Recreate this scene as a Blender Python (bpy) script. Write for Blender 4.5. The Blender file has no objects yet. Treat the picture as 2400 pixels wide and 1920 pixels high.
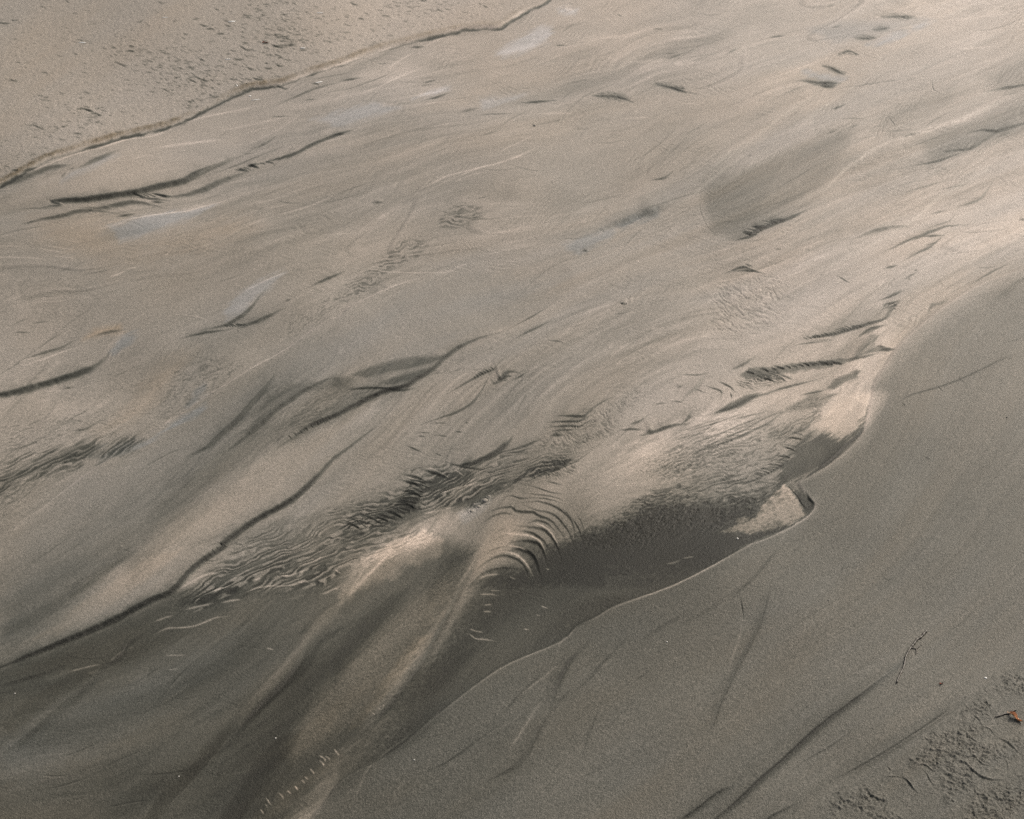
import bpy, math, numpy as np
from math import radians, sin, cos, tan, pi
rng = np.random.default_rng(7)
scene = bpy.context.scene
COL = scene.collection

# ------------------------------------------------------------------ camera
CAM_H, PITCH, HFOV = 2.4, radians(35.0), radians(40.0)
PW, PH = 2400.0, 1920.0
F = (PW/2)/tan(HFOV/2)
cam_d = bpy.data.cameras.new('camera'); cam = bpy.data.objects.new('camera', cam_d); COL.objects.link(cam)
cam.location = (0, 0, CAM_H); cam.rotation_euler = (pi/2-PITCH, 0, 0)
cam_d.sensor_fit = 'HORIZONTAL'; cam_d.angle = HFOV; cam_d.clip_start = 0.05; cam_d.clip_end = 6000
scene.camera = cam

def ground(px, py):
    """image pixel -> metres on the beach (x right, y away); also metres per image pixel"""
    a = (np.asarray(px, float)-PW/2)/F; b = (PH/2-np.asarray(py, float))/F
    dz = -sin(PITCH)+b*cos(PITCH); dy = cos(PITCH)+b*sin(PITCH)
    t = CAM_H/(-dz)
    return a*t, dy*t, t/F

# ------------------------------------------------------------------ noise
def _h(ix, iy, s):
    n = (ix.astype(np.int64)*374761393 + iy.astype(np.int64)*668265263 + s*982451653) & 0xffffffff
    n = ((n ^ (n >> 13))*1274126177) & 0xffffffff
    n = (n ^ (n >> 16)) & 0xffff
    return n.astype(np.float32)/65535.0
def vn(x, y, s=0):
    ix = np.floor(x); iy = np.floor(y); fx = (x-ix); fy = (y-iy)
    fx = fx*fx*fx*(fx*(fx*6-15)+10); fy = fy*fy*fy*(fy*(fy*6-15)+10)
    a = _h(ix, iy, s); b = _h(ix+1, iy, s); c = _h(ix, iy+1, s); d = _h(ix+1, iy+1, s)
    return (a+(b-a)*fx)*(1-fy)+(c+(d-c)*fx)*fy
def fbm(x, y, s=0, o=3, g=0.5):
    t = 0; a = 1; n = 0
    for k in range(o):
        t = t+a*vn(x*2**k+17.3*k, y*2**k-9.1*k, s+k*31); n += a; a *= g
    return t/n
def sstep(a, b, x):
    t = np.clip((x-a)/(b-a), 0, 1); return t*t*(3-2*t)

# ------------------------------------------------------------------ lattice spaced in image pixels, projected onto the ground
STEP = 1.6
X0, X1, Y0, Y1 = -420., 2820., -170., 2180.
nx = int((X1-X0)/STEP)+1; ny = int((Y1-Y0)/STEP)+1
gx = np.linspace(X0, X1, nx); gy = np.linspace(Y0, Y1, ny)
U, V = np.meshgrid(gx, gy); U = U.astype(np.float32); V = V.astype(np.float32)
H = np.zeros((ny, nx), np.float32)      # relief, in image pixels
D = np.zeros((ny, nx), np.float32)      # - dark, + pale sand colour; reflections and slope shade painted in
C = np.zeros((ny, nx), np.float32)      # warm (+) / cool (-) sand
G = np.zeros((ny, nx), np.float32)      # coarseness of the grain

def win(x0, x1, y0, y1):
    j0 = max(0, int((x0-X0)/STEP)); j1 = min(nx, int((x1-X0)/STEP)+2)
    i0 = max(0, int((y0-Y0)/STEP)); i1 = min(ny, int((y1-Y0)/STEP)+2)
    return slice(i0, max(i0, i1)), slice(j0, max(j0, j1))

K = 800/2156.
CR = {'V': (0, 0, 2400/2156.), 'A': (0, 0, K), 'B': (800, 0, K), 'C': (1600, 0, K), 'D': (0, 640, K), 'E': (800, 640, K), 'F': (1600, 640, K),
      'G': (0, 1280, K), 'H': (800, 1280, K), 'I': (1600, 1280, K), 'Z': (1000, 1050, K/2), 'Y': (1700, 1080, 300/2156.), 'X': (1120, 850, 240/2156.),
      'T': (2000, 1560, K/2), 'W': (0, 260, K/2), 'P': (0, 0, 1.0)}
def pts(s):
    """'A 10,20 30,40 B 5,6' -> image coordinates"""
    out = []; c = CR['P']
    for w in s.split():
        if w in CR: c = CR[w]
        else:
            a, b = w.split(','); out.append((c[0]+float(a)*c[2], c[1]+float(b)*c[2]))
    return np.array(out)
def smooth(p, n=6):
    if len(p) < 3: return p[0]+(p[-1]-p[0])*np.linspace(0, 1, n+1)[:, None]
    q = np.vstack([2*p[0]-p[1], p, 2*p[-1]-p[-2]]); out = []
    for i in range(1, len(q)-2):
        a, b, c, d = q[i-1:i+3]
        for k in range(n):
            t = k/n
            out.append(0.5*((2*b)+(-a+c)*t+(2*a-5*b+4*c-d)*t*t+(-a+3*b-3*c+d)*t**3))
    out.append(p[-1]); return np.array(out)

def dist(p, x, y):
    """signed distance (+ on the lower side), and 0..1 position along"""
    best = np.full(x.shape, 1e9, np.float32); sd = np.zeros_like(best); al = np.zeros_like(best)
    L = np.hypot(*(p[1:]-p[:-1]).T); cum = np.concatenate([[0], np.cumsum(L)]); tot = cum[-1]+1e-9
    for i in range(len(p)-1):
        if L[i] < 1e-6: continue
        ex, ey = (p[i+1]-p[i])/L[i]
        if ex < 0 or (ex == 0 and ey < 0): nxn, nyn = ey, -ex
        else: nxn, nyn = -ey, ex
        rx = x-p[i][0]; ry = y-p[i][1]
        t = np.clip(rx*ex+ry*ey, 0, L[i]); qx = rx-t*ex; qy = ry-t*ey
        d = qx*qx+qy*qy; m = d < best
        best = np.where(m, d, best); sg = np.sign(qx*nxn+qy*nyn)
        sd = np.where(m, sg*np.sqrt(d), sd); al = np.where(m, (cum[i]+t)/tot, al)
    return sd, al, tot

def stroke(s, w=3.0, d=-0.8, h=0.8, taper=0.42, jag=0.25, soft=0.0, ends='both', flat=False):
    """a flow line scored in the sand: dark (d<0) or pale (d>0) thread with its own small relief.
    w half width, soft = extra fade on the lower side"""
    p = smooth(pts(s) if isinstance(s, str) else s)
    tl = np.hypot(*(p[1:]-p[:-1]).T).sum()
    if d < 0 and tl < 170 and ends == 'both' and tl > 1:      # short marks trail off along the current
        a_ = (p[0]-p[1])/np.hypot(*(p[0]-p[1])); b_ = (p[-1]-p[-2])/np.hypot(*(p[-1]-p[-2]))
        p = np.vstack([p[0]+a_*tl*.3, p, p[-1]+b_*tl*.3]); taper = .5; d = d*.88
    mi, mj = int((p[len(p)//2][1]-Y0)/STEP), int((p[len(p)//2][0]-X0)/STEP)
    if 0 <= mi < ny and 0 <= mj < nx and sdn[mi, mj] > 5: d *= 1.0; h *= 1.35; w = w*.85
    w = w*(0.80 if d < 0 else 0.75)+0.45; d = d*(1.45 if d < 0 else 0.75); h = h*(1.2 if d < 0 else .8); flat = flat or w > 7
    m = (w+soft)*3.2+4+(w*12 if d < 0 and w > 1.6 else 0)
    sl = win(p[:, 0].min()-m, p[:, 0].max()+m, p[:, 1].min()-m, p[:, 1].max()+m)
    x = U[sl]; y = V[sl]
    if x.size == 0: return
    sd, al, tot = dist(p, x, y)
    n = vn(x/9, y/9, 5)-0.5
    sd = sd+n*w*jag*2
    e = np.ones_like(al)
    if ends in ('both', 'start'): e = e*sstep(0, taper, al)
    if ends in ('both', 'end'): e = e*sstep(0, taper, 1-al)
    ww = w*(0.22+0.78*e); e = e**0.65
    wl = np.where(sd > 0, ww+soft, ww)
    g = np.exp(-(sd/wl)**2)
    k_ = e*g*(0.85+0.3*vn(x/14, y/14, 8))
    D[sl] += d*k_ if d < 0 else .6*d*k_+np.minimum(1, d*k_)*np.maximum(0, -.05-D[sl])*.8  # paints slope shade on dark threads, crest highlight on pale ones
    if not flat:
        H[sl] += (-h if d < 0 else h)*sd*np.exp(-(sd/wl)**2)*e*(.7 if w > 1.6 else 1)
    if d < 0 and w > 1.6:      # the sand banked up behind the thread, with painted shade fading up it
        up = 0.5-0.5*np.tanh(sd/(0.8*w)); k = np.exp(-(np.minimum(sd, 0)/(6*w))**2)*e*e
        if not flat: H[sl] += h*w*0.75*up*k
        D[sl] += d*0.13*up*k*vn(x/22, y/16, 9)*1.6

def scarp(s, h=4.0, face=3.0, up=220, down=60, dark=-0.5, taper=0.2, ends='both'):
    """a little step: ground above the line stands h higher and eases back over `up`"""
    p = smooth(pts(s)); m = max(up, down)*2.2
    sl = win(p[:, 0].min()-m, p[:, 0].max()+m, p[:, 1].min()-m, p[:, 1].max()+m)
    x = U[sl]; y = V[sl]; sd, al, tot = dist(p, x, y)
    sd = sd+(vn(x/12, y/12, 15)-0.5)*face*0.8
    e = np.ones_like(al)
    if ends in ('both', 'start'): e = e*sstep(0, taper, al)
    if ends in ('both', 'end'): e = e*sstep(0, taper, 1-al)
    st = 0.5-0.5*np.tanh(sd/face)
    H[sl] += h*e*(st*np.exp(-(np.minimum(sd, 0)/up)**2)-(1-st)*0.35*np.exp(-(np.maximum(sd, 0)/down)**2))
    D[sl] += dark*e*np.exp(-(sd/(face*1.3))**2)  # slope shade painted along the face; a lit edge where dark is positive

def polymask(s, soft=20, feather=0, fa=-30, fs=(40, 6), seed=0):
    """soft-edged patch; feather pushes the edge about with streaky noise running along angle fa"""
    p = pts(s) if isinstance(s, str) else s
    m = soft*2+feather+5
    sl = win(p[:, 0].min()-m, p[:, 0].max()+m, p[:, 1].min()-m, p[:, 1].max()+m)
    x = U[sl]; y = V[sl]
    q = np.vstack([p, p[:1]])
    sd, al, tot = dist(q, x, y); dd = np.abs(sd)
    ins = np.zeros(x.shape, bool)
    for i in range(len(q)-1):
        (xa, ya), (xb, yb) = q[i], q[i+1]
        if ya == yb: continue
        c = ((ya > y) != (yb > y)) & (x < (xb-xa)*(y-ya)/(yb-ya)+xa)
        ins ^= c
    dd = np.where(ins, dd, -dd)
    if feather:
        ca, sa = cos(radians(fa)), sin(radians(fa))
        a = x*ca+y*sa; b = -x*sa+y*ca
        dd = dd+(fbm(a/fs[0], b/fs[1], 40+seed, 3)-0.5)*2*feather
    return sl, sstep(-soft, soft, dd), x, y
def patch(s, d, soft=20, feather=0, fa=-30, fs=(40, 6), seed=0, c=0, h=0, g=0, bed=False):
    sl, m, x, y = polymask(s, soft, feather, fa, fs, seed)
    if bed: m = m*sstep(5, -3, sdn[sl])
    D[sl] += d*m
    if c: C[sl] += c*m
    if h: H[sl] += h*m
    if g: G[sl] += g*m
def braid(s, wl=8, aspect=5, ang=-25, d=-0.9, h=2.0, soft=25, seed=0, thr=0.5, feather=15, warp=1.0, bend=0.0, lift=0.0):
    """braided ripples: pale wavering crests over dark troughs, running along ang"""
    sl, m, x, y = polymask(s, soft, feather, ang, (40, 8), seed)
    cx, cy = x.mean(), y.mean()
    an = radians(ang)+bend*(x-cx)/1000.
    ca, sa = np.cos(an), np.sin(an); per = wl*1.75
    a = (x-cx)*ca+(y-cy)*sa; b = -(x-cx)*sa+(y-cy)*ca
    ph = b/per+warp*1.5*(fbm(a/(wl*aspect*1.6), b/(wl*5), 60+seed, 3, .6)-0.5)*2+(fbm(x/200, y/200, 61+seed, 1)-.5)*4
    am = sstep(0.30, 0.62, fbm(a/(wl*aspect*.9), b/(wl*1.6), 70+seed, 2))
    n = 0.5+0.5*np.sin(2*pi*ph)
    n2 = 0.5+0.5*np.sin(2*pi*(ph*1.83+2.1*fbm(a/(wl*aspect), b/(wl*2), 77+seed, 2)))
    n = n*0.68+n2*0.32
    k = sstep(thr-0.20, thr+0.22, n)*(0.25+0.75*am)
    if lift: D[sl] += m*lift*sstep(.62, .30, n)*am*np.maximum(0, -.1-D[sl])
    D[sl] += d*m*k; H[sl] += -h*m*n*(0.35+0.65*am)

# ---- flow coordinate: psi is constant along the current lines
guides = [
 (0,   'V -200,490 0,405 100,360 240,300 400,240 540,187 700,140 850,95 1040,65 1150,12 1300,-40 1500,-110'),
 (95,  'V -200,500 80,437 380,375 730,285 1000,232 1300,150 1700,20 1900,-60 2200,-150'),
 (215, 'V -250,760 0,645 270,560 500,478 800,385 1100,305 1400,225 1800,85 2156,-40'),
 (350, 'V -200,1240 100,1050 350,890 640,710 820,600 1010,545 1240,490 1480,375 1750,230 2156,60 2400,-40'),
 (610, 'V -200,1450 0,1395 360,1245 520,1110 760,905 860,810 950,740 1090,680 1350,560 1600,480 1750,410 2156,260 2400,170'),
 (980, 'V 450,1850 590,1725 950,1480 1150,1340 1300,1275 1500,1200 1640,1120 1720,1040 1790,930 1850,830 1900,700 2156,540 2400,440'),
 (1360,'V 1250,1900 1450,1725 1750,1480 1900,1380 2156,1150 2400,900'),
 (1650,'V 1650,1900 1750,1725 1900,1600 2156,1440 2400,1250')]
gp = []; gvv = []
for v, s in guides:
    q = smooth(pts(s), 2)[::1]
    for a in q: gp.append(a); gvv.append(v)
gp = np.array(gp)/1000.; gvv = np.array(gvv, float)
def phi(r2): return 0.5*r2*np.log(r2+1e-9)
M = phi(((gp[:, None]-gp[None])**2).sum(2))+np.eye(len(gp))*1e-3
A_ = np.zeros((len(gp)+3,)*2); A_[:-3, :-3] = M; Pm = np.c_[np.ones(len(gp)), gp]; A_[:-3, -3:] = Pm; A_[-3:, :-3] = Pm.T
w_ = np.linalg.solve(A_, np.r_[gvv, 0, 0, 0])
cxs = gx[::16]; cys = gy[::16]; cxs = np.r_[cxs, gx[-1]+40]; cys = np.r_[cys, gy[-1]+40]
cc = np.stack(np.meshgrid(cxs, cys), -1).reshape(-1, 2)/1000.
r = phi(((cc[:, None]-gp[None])**2).sum(2))@w_[:-3]+np.c_[np.ones(len(cc)), cc]@w_[-3:]
r = r.reshape(len(cys), len(cxs))
ax = np.interp(gx, cxs, np.arange(len(cxs))); ay = np.interp(gy, cys, np.arange(len(cys)))
jx = np.minimum(ax.astype(int), len(cxs)-2); jy = np.minimum(ay.astype(int), len(cys)-2)
tx = (ax-jx)[None]; ty = (ay-jy)[:, None]
PSI = ((r[jy][:, jx]*(1-tx)+r[jy][:, jx+1]*tx)*(1-ty)+(r[jy+1][:, jx]*(1-tx)+r[jy+1][:, jx+1]*tx)*ty).astype(np.float32)
SS = (U*0.85-V*0.52).astype(np.float32)
wob = (fbm(U/260, V/200, 3, 2)-0.5)*26

# ---- banks
FAR_BANK = 'A -1200,1640 -400,1330 0,1190 150,1110 300,1030 500,960 640,915 800,860 960,820 1090,785 1250,715 1330,670 1450,615 1560,575 1620,560 1740,550 1850,525 1950,485 2156,425 B 150,360 300,310 480,262 620,230 760,200 900,190 990,195 1060,155 1140,105 1200,75 1290,38 1340,-10 1450,-80 1700,-260 2000,-520'
NEAR_BANK = 'F 3500,-600 2700,-250 2156,-30 1900,60 1700,180 1550,290 1400,420 1330,500 1270,590 1215,670 1190,760 1172,850 1155,920 1130,1000 1060,1080 960,1170 880,1230 780,1290 730,1330 790,1420 825,1470 800,1520 700,1590 550,1670 420,1725 I 200,130 0,230 H 1950,310 1720,385 1620,440 1480,510 1380,600 1060,740 880,860 700,1000 540,1130 400,1250 200,1380 140,1400 0,1480 G 2060,1600 1960,1725 1700,2050 1500,2350'
def region_below(s):
    p = smooth(pts(s), 3); sd, al, t = dist(p, U[::4, ::4], V[::4, ::4])
    return p
def side_field(s):
    """+ on the right/lower side of a long boundary, by even-odd against a far corner polygon"""
    p = smooth(pts(s), 3)
    return p
pf = smooth(pts(FAR_BANK), 3); pn = smooth(pts(NEAR_BANK), 3)
def inside(p, x, y):
    ins = np.zeros(x.shape, bool)
    for i in range(len(p)):
        (xa, ya), (xb, yb) = p[i], p[(i+1) % len(p)]
        if ya == yb: continue
        ins ^= ((ya > y) != (yb > y)) & (x < (xb-xa)*(y-ya)/(yb-ya)+xa)
    return ins
farpoly = np.vstack([pf, [[1400, -3000], [-3000, -3000], [-3000, 2000]]])
nearpoly = np.vstack([pn, [[1500, 5000], [6000, 5000], [6000, -600]]])
FARM = inside(farpoly, U, V); NEARM = inside(nearpoly, U, V)
sdf, _, _ = dist(pf, U, V); sdf = np.where(FARM, np.abs(sdf), -np.abs(sdf))      # + up on the far bank
sdn, _, _ = dist(pn, U, V); sdn = np.where(NEARM, np.abs(sdn), -np.abs(sdn))     # + on the near bank
BED = (sstep(2, -6, sdf)*sstep(4, -8, sdn)).astype(np.float32)

# broad undulation and current streaks
H += (fbm(U/520, V/330, 90, 2)-0.5)*26
st1 = fbm((PSI+wob)/34, SS/420, 91, 3, 0.55)-0.5
st2 = fbm((PSI+wob)/10, SS/230, 92, 2, 0.6)-0.5
st3 = fbm((PSI+wob)/4.5, SS/120, 93, 2, 0.6)-0.5
inten = 0.35+1.3*sstep(0.42, 0.72, fbm(U/300, V/160, 94, 2))
H += BED*(st1*3.5+st2*0.9*inten+st3*0.35*inten)
D += BED*(st1*0.22+st2*0.16*inten+st3*0.12*inten)
for (pw, sw, sd_, am_, th) in ((26, 520, 201, .34, .60), (15, 330, 202, .26, .66), (9, 200, 203, .24, .70), (40, 700, 204, .22, .5)):
    nn = fbm((PSI+wob)/pw, SS/sw, sd_, 2, .4); rr = np.exp(-((nn-.5)*pw*.9)**2)*sstep(th-.3, th+.1, fbm(U/210, V/110, sd_+5, 2)+.12)
    up_ = np.tanh((nn-.5)*pw*.5)
    gl = BED+.35*np.clip(1-BED-FARM, 0, 1)
    H += gl*rr*up_*.42; D += gl*(rr*(vn(U/150, V/80, sd_+9)-.56)*am_*.85)
# overlapping lobes of laid-down sand: a gentle rise, then a small drop
for pw, sw, nt_, am_, sd_ in ((90, 1100, 6, 1.3, 221), (46, 800, 5, .6, 222)):
    tt = fbm((PSI+wob*1.5)/pw, SS/sw, sd_, 2, .3)*nt_; fr_ = tt-np.floor(tt)
    mk = sstep(.40, .66, fbm(U/240, V/130, sd_+7, 2))*sstep(1120, 900, V+.25*(U-900))
    saw = (1-fr_)*sstep(0, .10, fr_)*mk
    H += BED*saw*am_; D += BED*(-.22*np.exp(-(fr_/.05)**2)+.10*np.exp(-((fr_-.13)/.06)**2))*mk*vn(U/90, V/50, sd_+3)
del tt, fr_, saw
# faint ripple fields over the whole flat
for (wl_, ang_, sd_, am_) in ((9, -22, 301, .30), (11, -10, 302, .26), (8, 15, 303, .22), (11, -38, 304, .28)):
    a_ = U*cos(radians(ang_))+V*sin(radians(ang_)); b_ = -U*sin(radians(ang_))+V*cos(radians(ang_))
    mk = sstep(.60, .74, fbm(U/150, V/75, sd_, 2)); ph_ = b_/wl_+5*(fbm(a_/90, b_/45, sd_+1, 2)-.5)
    am2 = sstep(.35, .65, fbm(a_/40, b_/10, sd_+2, 2)); sn = np.sin(2*pi*ph_)
    H += BED*mk*am2*sn*am_; D += BED*mk*am2*np.minimum(sn, 0)*.09
del a_, b_, ph_, mk, am2, sn
C += (fbm(PSI/60, SS/300, 95, 3)-0.5)*1.2
nb = 1-BED-FARM
H += np.clip(nb, 0, 1)*((fbm((PSI+wob*.5)/26, SS/600, 96, 3)-0.5)*1.6+(fbm((PSI+wob*.5)/7, SS/420, 97, 2)-0.5)*0.35)
D += np.clip(nb, 0, 1)*((fbm((PSI+wob*.5)/30, SS/500, 98, 3)-0.5)*0.14+(fbm((PSI+wob*.5)/6, SS/380, 99, 2)-0.5)*0.05)

dz = sstep(-60, 160, V-(1560-0.42*U))*BED
D += dz*((fbm((PSI+wob*.6)/42, SS/700, 210, 2)-.5)*.55+(fbm((PSI+wob*.6)/15, SS/450, 211, 2)-.5)*.22); H += dz*((fbm((PSI+wob*.6)/42, SS/700, 210, 2)-.5)*3)
C += dz*((fbm(PSI/30, SS/300, 212, 2)-.5)*.6+.35)
# far bank: raised, rough, lumpy
H += sstep(-5, 5, sdf)*5*np.exp(-np.maximum(sdf, 0)/260.)
def fleck(cx, cy, L, wd, ang, d, h):
    sl = win(cx-L*2, cx+L*2, cy-L*2, cy+L*2); x = U[sl]-cx; y = V[sl]-cy
    if x.size == 0: return
    ca, sa = cos(ang), sin(ang); a = (x*ca+y*sa)/L; b = (-x*sa+y*ca-0.12*L*np.sin(a*2+cx))/wd
    g = np.exp(-a**4-b*b); D[sl] += d*g; H[sl] += -h*b*wd*g*1.4
clusters = [(680, 75, 60, 40, 3), (660, 115, 45, 22, 3), (600, 60, 70, 30, 1.3), (440, 190, 60, 26, 3), (470, 165, 90, 40, 2), (395, 140, 50, 14, 2), (300, 115, 30, 12, 1.2), (330, 165, 80, 30, 1), (205, 265, 22, 10, 2), (160, 240, 60, 14, 1), (95, 305, 26, 9, 1.6),
 (130, 330, 60, 20, 1.2), (200, 300, 50, 16, 1), (30, 190, 10, 5, .7), (20, 45, 20, 6, 1), (480, 235, 40, 20, 1.6), (620, 195, 60, 12, 1.6), (560, 165, 70, 16, 1.4), (720, 60, 90, 60, 1.2), (870, 75, 60, 20, 1), (940, 12, 20, 8, 1), (960, 45, 70, 25, .9), (850, 110, 40, 10, .5), (100, 370, 60, 16, 1.3), (20, 400, 40, 14, 1), (1010, 30, 90, 25, .8), (400, 40, 260, 40, .5), (200, 90, 160, 60, .6), (500, 270, 50, 12, .8), (300, 200, 220, 90, .8)]
wts = np.array([c_[4]*math.sqrt(c_[2]*c_[3]) for c_ in clusters]); wts /= wts.sum()
for k in range(1300):
    c_ = clusters[rng.choice(len(clusters), p=wts)]
    cx_ = c_[0]+rng.normal()*c_[2]*.9; cy_ = c_[1]+rng.normal()*c_[3]*.9
    i_, j_ = int((cy_-Y0)/STEP), int((cx_-X0)/STEP)
    if not (0 <= i_ < ny and 0 <= j_ < nx) or sdf[i_, j_] < 9: continue
    q = rng.random()**2.2; fleck(cx_, cy_, 2.0+6.5*q, 1.0+.6*q, radians(rng.normal(7, 9)), -(.15+.5*rng.random()**1.5), .45)
for (x_, y_, L_) in [(655, 162, 9), (665, 98, 13), (650, 118, 10), (655, 119, 16), (682, 117, 6), (572, 122, 10), (472, 190, 18), (452, 195, 10), (630, 168, 9), (518, 88, 8), (478, 68, 9), (494, 77, 9), (8, 48, 14), (200, 262, 12), (224, 272, 10), (33, 193, 9), (283, 153, 14), (306, 124, 10), (560, 147, 10), (605, 192, 12), (88, 305, 12), (660, 208, 14), (740, 202, 8), (830, 18, 9)]:
    fleck(x_, y_, L_, 1.7, radians(rng.normal(8, 5)), -.8, .6)
H += sstep(0, 10, sdf)*(fbm(U/7, V/3.5, 112, 3)-0.5)*1.0
G += sstep(0, 10, sdf)*0.8
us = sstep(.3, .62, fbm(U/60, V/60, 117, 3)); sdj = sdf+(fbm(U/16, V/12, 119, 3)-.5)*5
D -= (.35+us)*1.15*np.exp(-((sdj+3.2)/(1.0+1.7*us))**2); D += 0.30*np.exp(-((sdj-1.2)/1.5)**2)*fbm(U/50, V/50, 118, 2)  # shade painted under the bank lip, pale crest just above
fr = np.exp(-((sdf-7)/5.0)**2)*sstep(1500, 300, U)*(0.4+0.9*vn(U/9, V/7, 113))*sstep(0.25, 0.6, fbm(U/90, V/90, 114, 2)+0.15*sstep(700, 200, U))
H += fr*2.5*fbm(U/5, V/4, 115, 2); D -= fr*0.62; C += fr*2.2

# near bank: slight step above the channel, grainy
sof = 6+50*sstep(1750, 2300, U)
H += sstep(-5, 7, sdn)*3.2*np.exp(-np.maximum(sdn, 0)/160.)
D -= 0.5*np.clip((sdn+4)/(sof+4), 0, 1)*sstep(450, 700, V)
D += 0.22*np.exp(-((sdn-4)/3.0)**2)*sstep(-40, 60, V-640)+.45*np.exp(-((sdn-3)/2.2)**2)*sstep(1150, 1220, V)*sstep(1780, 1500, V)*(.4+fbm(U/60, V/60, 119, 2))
G += sstep(-10, 30, sdn)*sstep(500, 1500, V+U*0.2)*0.9

D0 = D.copy(); H0 = H-(fbm(U/520, V/330, 90, 2)-0.5)*26
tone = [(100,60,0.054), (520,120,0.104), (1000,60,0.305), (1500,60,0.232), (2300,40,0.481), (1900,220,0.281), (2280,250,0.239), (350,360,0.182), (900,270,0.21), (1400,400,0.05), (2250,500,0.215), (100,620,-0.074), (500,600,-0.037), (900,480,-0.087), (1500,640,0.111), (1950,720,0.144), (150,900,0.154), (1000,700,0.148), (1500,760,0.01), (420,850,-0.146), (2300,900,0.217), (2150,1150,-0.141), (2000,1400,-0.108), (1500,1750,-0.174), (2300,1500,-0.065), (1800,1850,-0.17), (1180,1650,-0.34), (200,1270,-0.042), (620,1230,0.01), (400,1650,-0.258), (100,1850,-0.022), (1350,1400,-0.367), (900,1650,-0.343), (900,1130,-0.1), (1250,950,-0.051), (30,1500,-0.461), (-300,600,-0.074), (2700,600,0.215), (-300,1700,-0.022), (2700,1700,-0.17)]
tw = 0; ts = 0      # how wet the sand is, with sky glow and light falloff painted in
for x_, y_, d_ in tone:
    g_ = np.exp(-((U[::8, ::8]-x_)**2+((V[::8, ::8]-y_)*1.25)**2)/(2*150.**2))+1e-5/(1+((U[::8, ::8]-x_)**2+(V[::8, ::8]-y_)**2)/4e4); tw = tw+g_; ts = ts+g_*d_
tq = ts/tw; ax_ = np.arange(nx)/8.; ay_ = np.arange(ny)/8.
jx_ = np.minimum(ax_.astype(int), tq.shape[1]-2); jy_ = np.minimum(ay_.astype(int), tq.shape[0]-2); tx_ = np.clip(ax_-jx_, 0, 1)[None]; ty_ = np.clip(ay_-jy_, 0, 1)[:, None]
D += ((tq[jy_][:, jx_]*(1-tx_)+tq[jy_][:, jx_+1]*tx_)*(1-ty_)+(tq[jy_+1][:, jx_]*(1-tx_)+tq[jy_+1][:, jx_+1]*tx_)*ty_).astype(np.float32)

# smooth bars of laid-down silt, without the current's combing, and the little steps that bound them
for s_, dd_, k_ in (('D 2156,290 1800,500 1440,710 1200,860 1030,970 620,1220 290,1470 0,1710 0,1900 400,1720 900,1400 1400,1000 1700,700 2000,600 2156,560', -.05, .75), ('E 560,25 100,215 -200,420 0,560 200,560 640,490 900,360 1040,330 1300,190 1500,60 1400,-60', -.05, .85),
   ('D 2156,910 1900,1020 1640,1190 1440,1270 1200,1480 900,1730 G 500,320 100,640 -100,760 0,780 300,640 800,400 1080,280 1400,0 D 1840,1400 2156,1120', .04, .8), ('A 600,1000 1200,790 1750,690 1900,750 1600,900 1200,1080 800,1200 400,1250 0,1290 300,1150', .03, .8),
   ('D 0,430 500,250 1000,120 1500,60 1900,-60 1700,160 1300,300 900,420 500,560 0,700', 0, .45)):
    sl, m, x, y = polymask(s_, 9, 3); D[sl] += m*(dd_-k_*D0[sl]); H[sl] -= m*k_*H0[sl]
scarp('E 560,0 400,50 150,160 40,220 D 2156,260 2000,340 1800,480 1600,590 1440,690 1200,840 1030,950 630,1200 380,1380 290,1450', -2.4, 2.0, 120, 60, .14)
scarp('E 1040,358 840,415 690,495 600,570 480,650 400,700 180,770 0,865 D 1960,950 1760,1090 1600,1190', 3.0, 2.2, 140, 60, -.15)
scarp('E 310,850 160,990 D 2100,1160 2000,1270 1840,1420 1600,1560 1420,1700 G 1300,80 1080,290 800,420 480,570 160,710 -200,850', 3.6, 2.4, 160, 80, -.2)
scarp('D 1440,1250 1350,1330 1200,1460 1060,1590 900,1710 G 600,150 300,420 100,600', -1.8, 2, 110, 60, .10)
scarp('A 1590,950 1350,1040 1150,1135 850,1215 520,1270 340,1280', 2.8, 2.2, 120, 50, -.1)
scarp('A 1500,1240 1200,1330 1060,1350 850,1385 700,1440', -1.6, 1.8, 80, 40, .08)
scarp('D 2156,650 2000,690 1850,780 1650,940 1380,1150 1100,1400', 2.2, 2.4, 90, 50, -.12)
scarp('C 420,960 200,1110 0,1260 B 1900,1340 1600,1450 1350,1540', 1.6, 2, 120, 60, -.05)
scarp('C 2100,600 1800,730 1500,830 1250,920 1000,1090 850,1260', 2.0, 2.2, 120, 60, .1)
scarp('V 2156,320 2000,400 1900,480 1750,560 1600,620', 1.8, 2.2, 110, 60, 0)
del D0, H0
# ---- tone patches of the sand (V = image overview)
# greyer fans to the right of the bed
patch('V 1478,400 1520,372 1600,350 1650,330 1610,420 1580,470 1550,503 1500,490', -.10, 10, 4, -30)
patch('V 1480,400 1520,368 1640,320 1760,275 1790,290 1740,370 1640,455 1560,500 1500,485', -.13, 14, 5, -32)
patch('V 1480,380 1560,350 1700,300 1790,270 1800,340 1700,420 1640,480 1560,500 1500,480 1490,440 1485,400', -0.20, 26, 10, -30)
stroke('V 1482,380 1474,420 1484,462 1510,495', 1.3, -.18, .35)
patch('V 1940,290 2060,250 2180,190 2180,260 2050,310 1960,345', -0.28, 16, 8, -25)
patch('V 2060,150 2200,90 2200,190 2120,190', -0.22, 18, 8, -15)
patch('V 1850,240 1930,200 2010,170 2000,220 1930,260 1880,290 1855,270', -0.15, 16, 8, -35)
patch('V 1700,60 1800,40 1950,30 1900,60 1760,85', -0.12, 14, 8, -10, c=-1)
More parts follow.
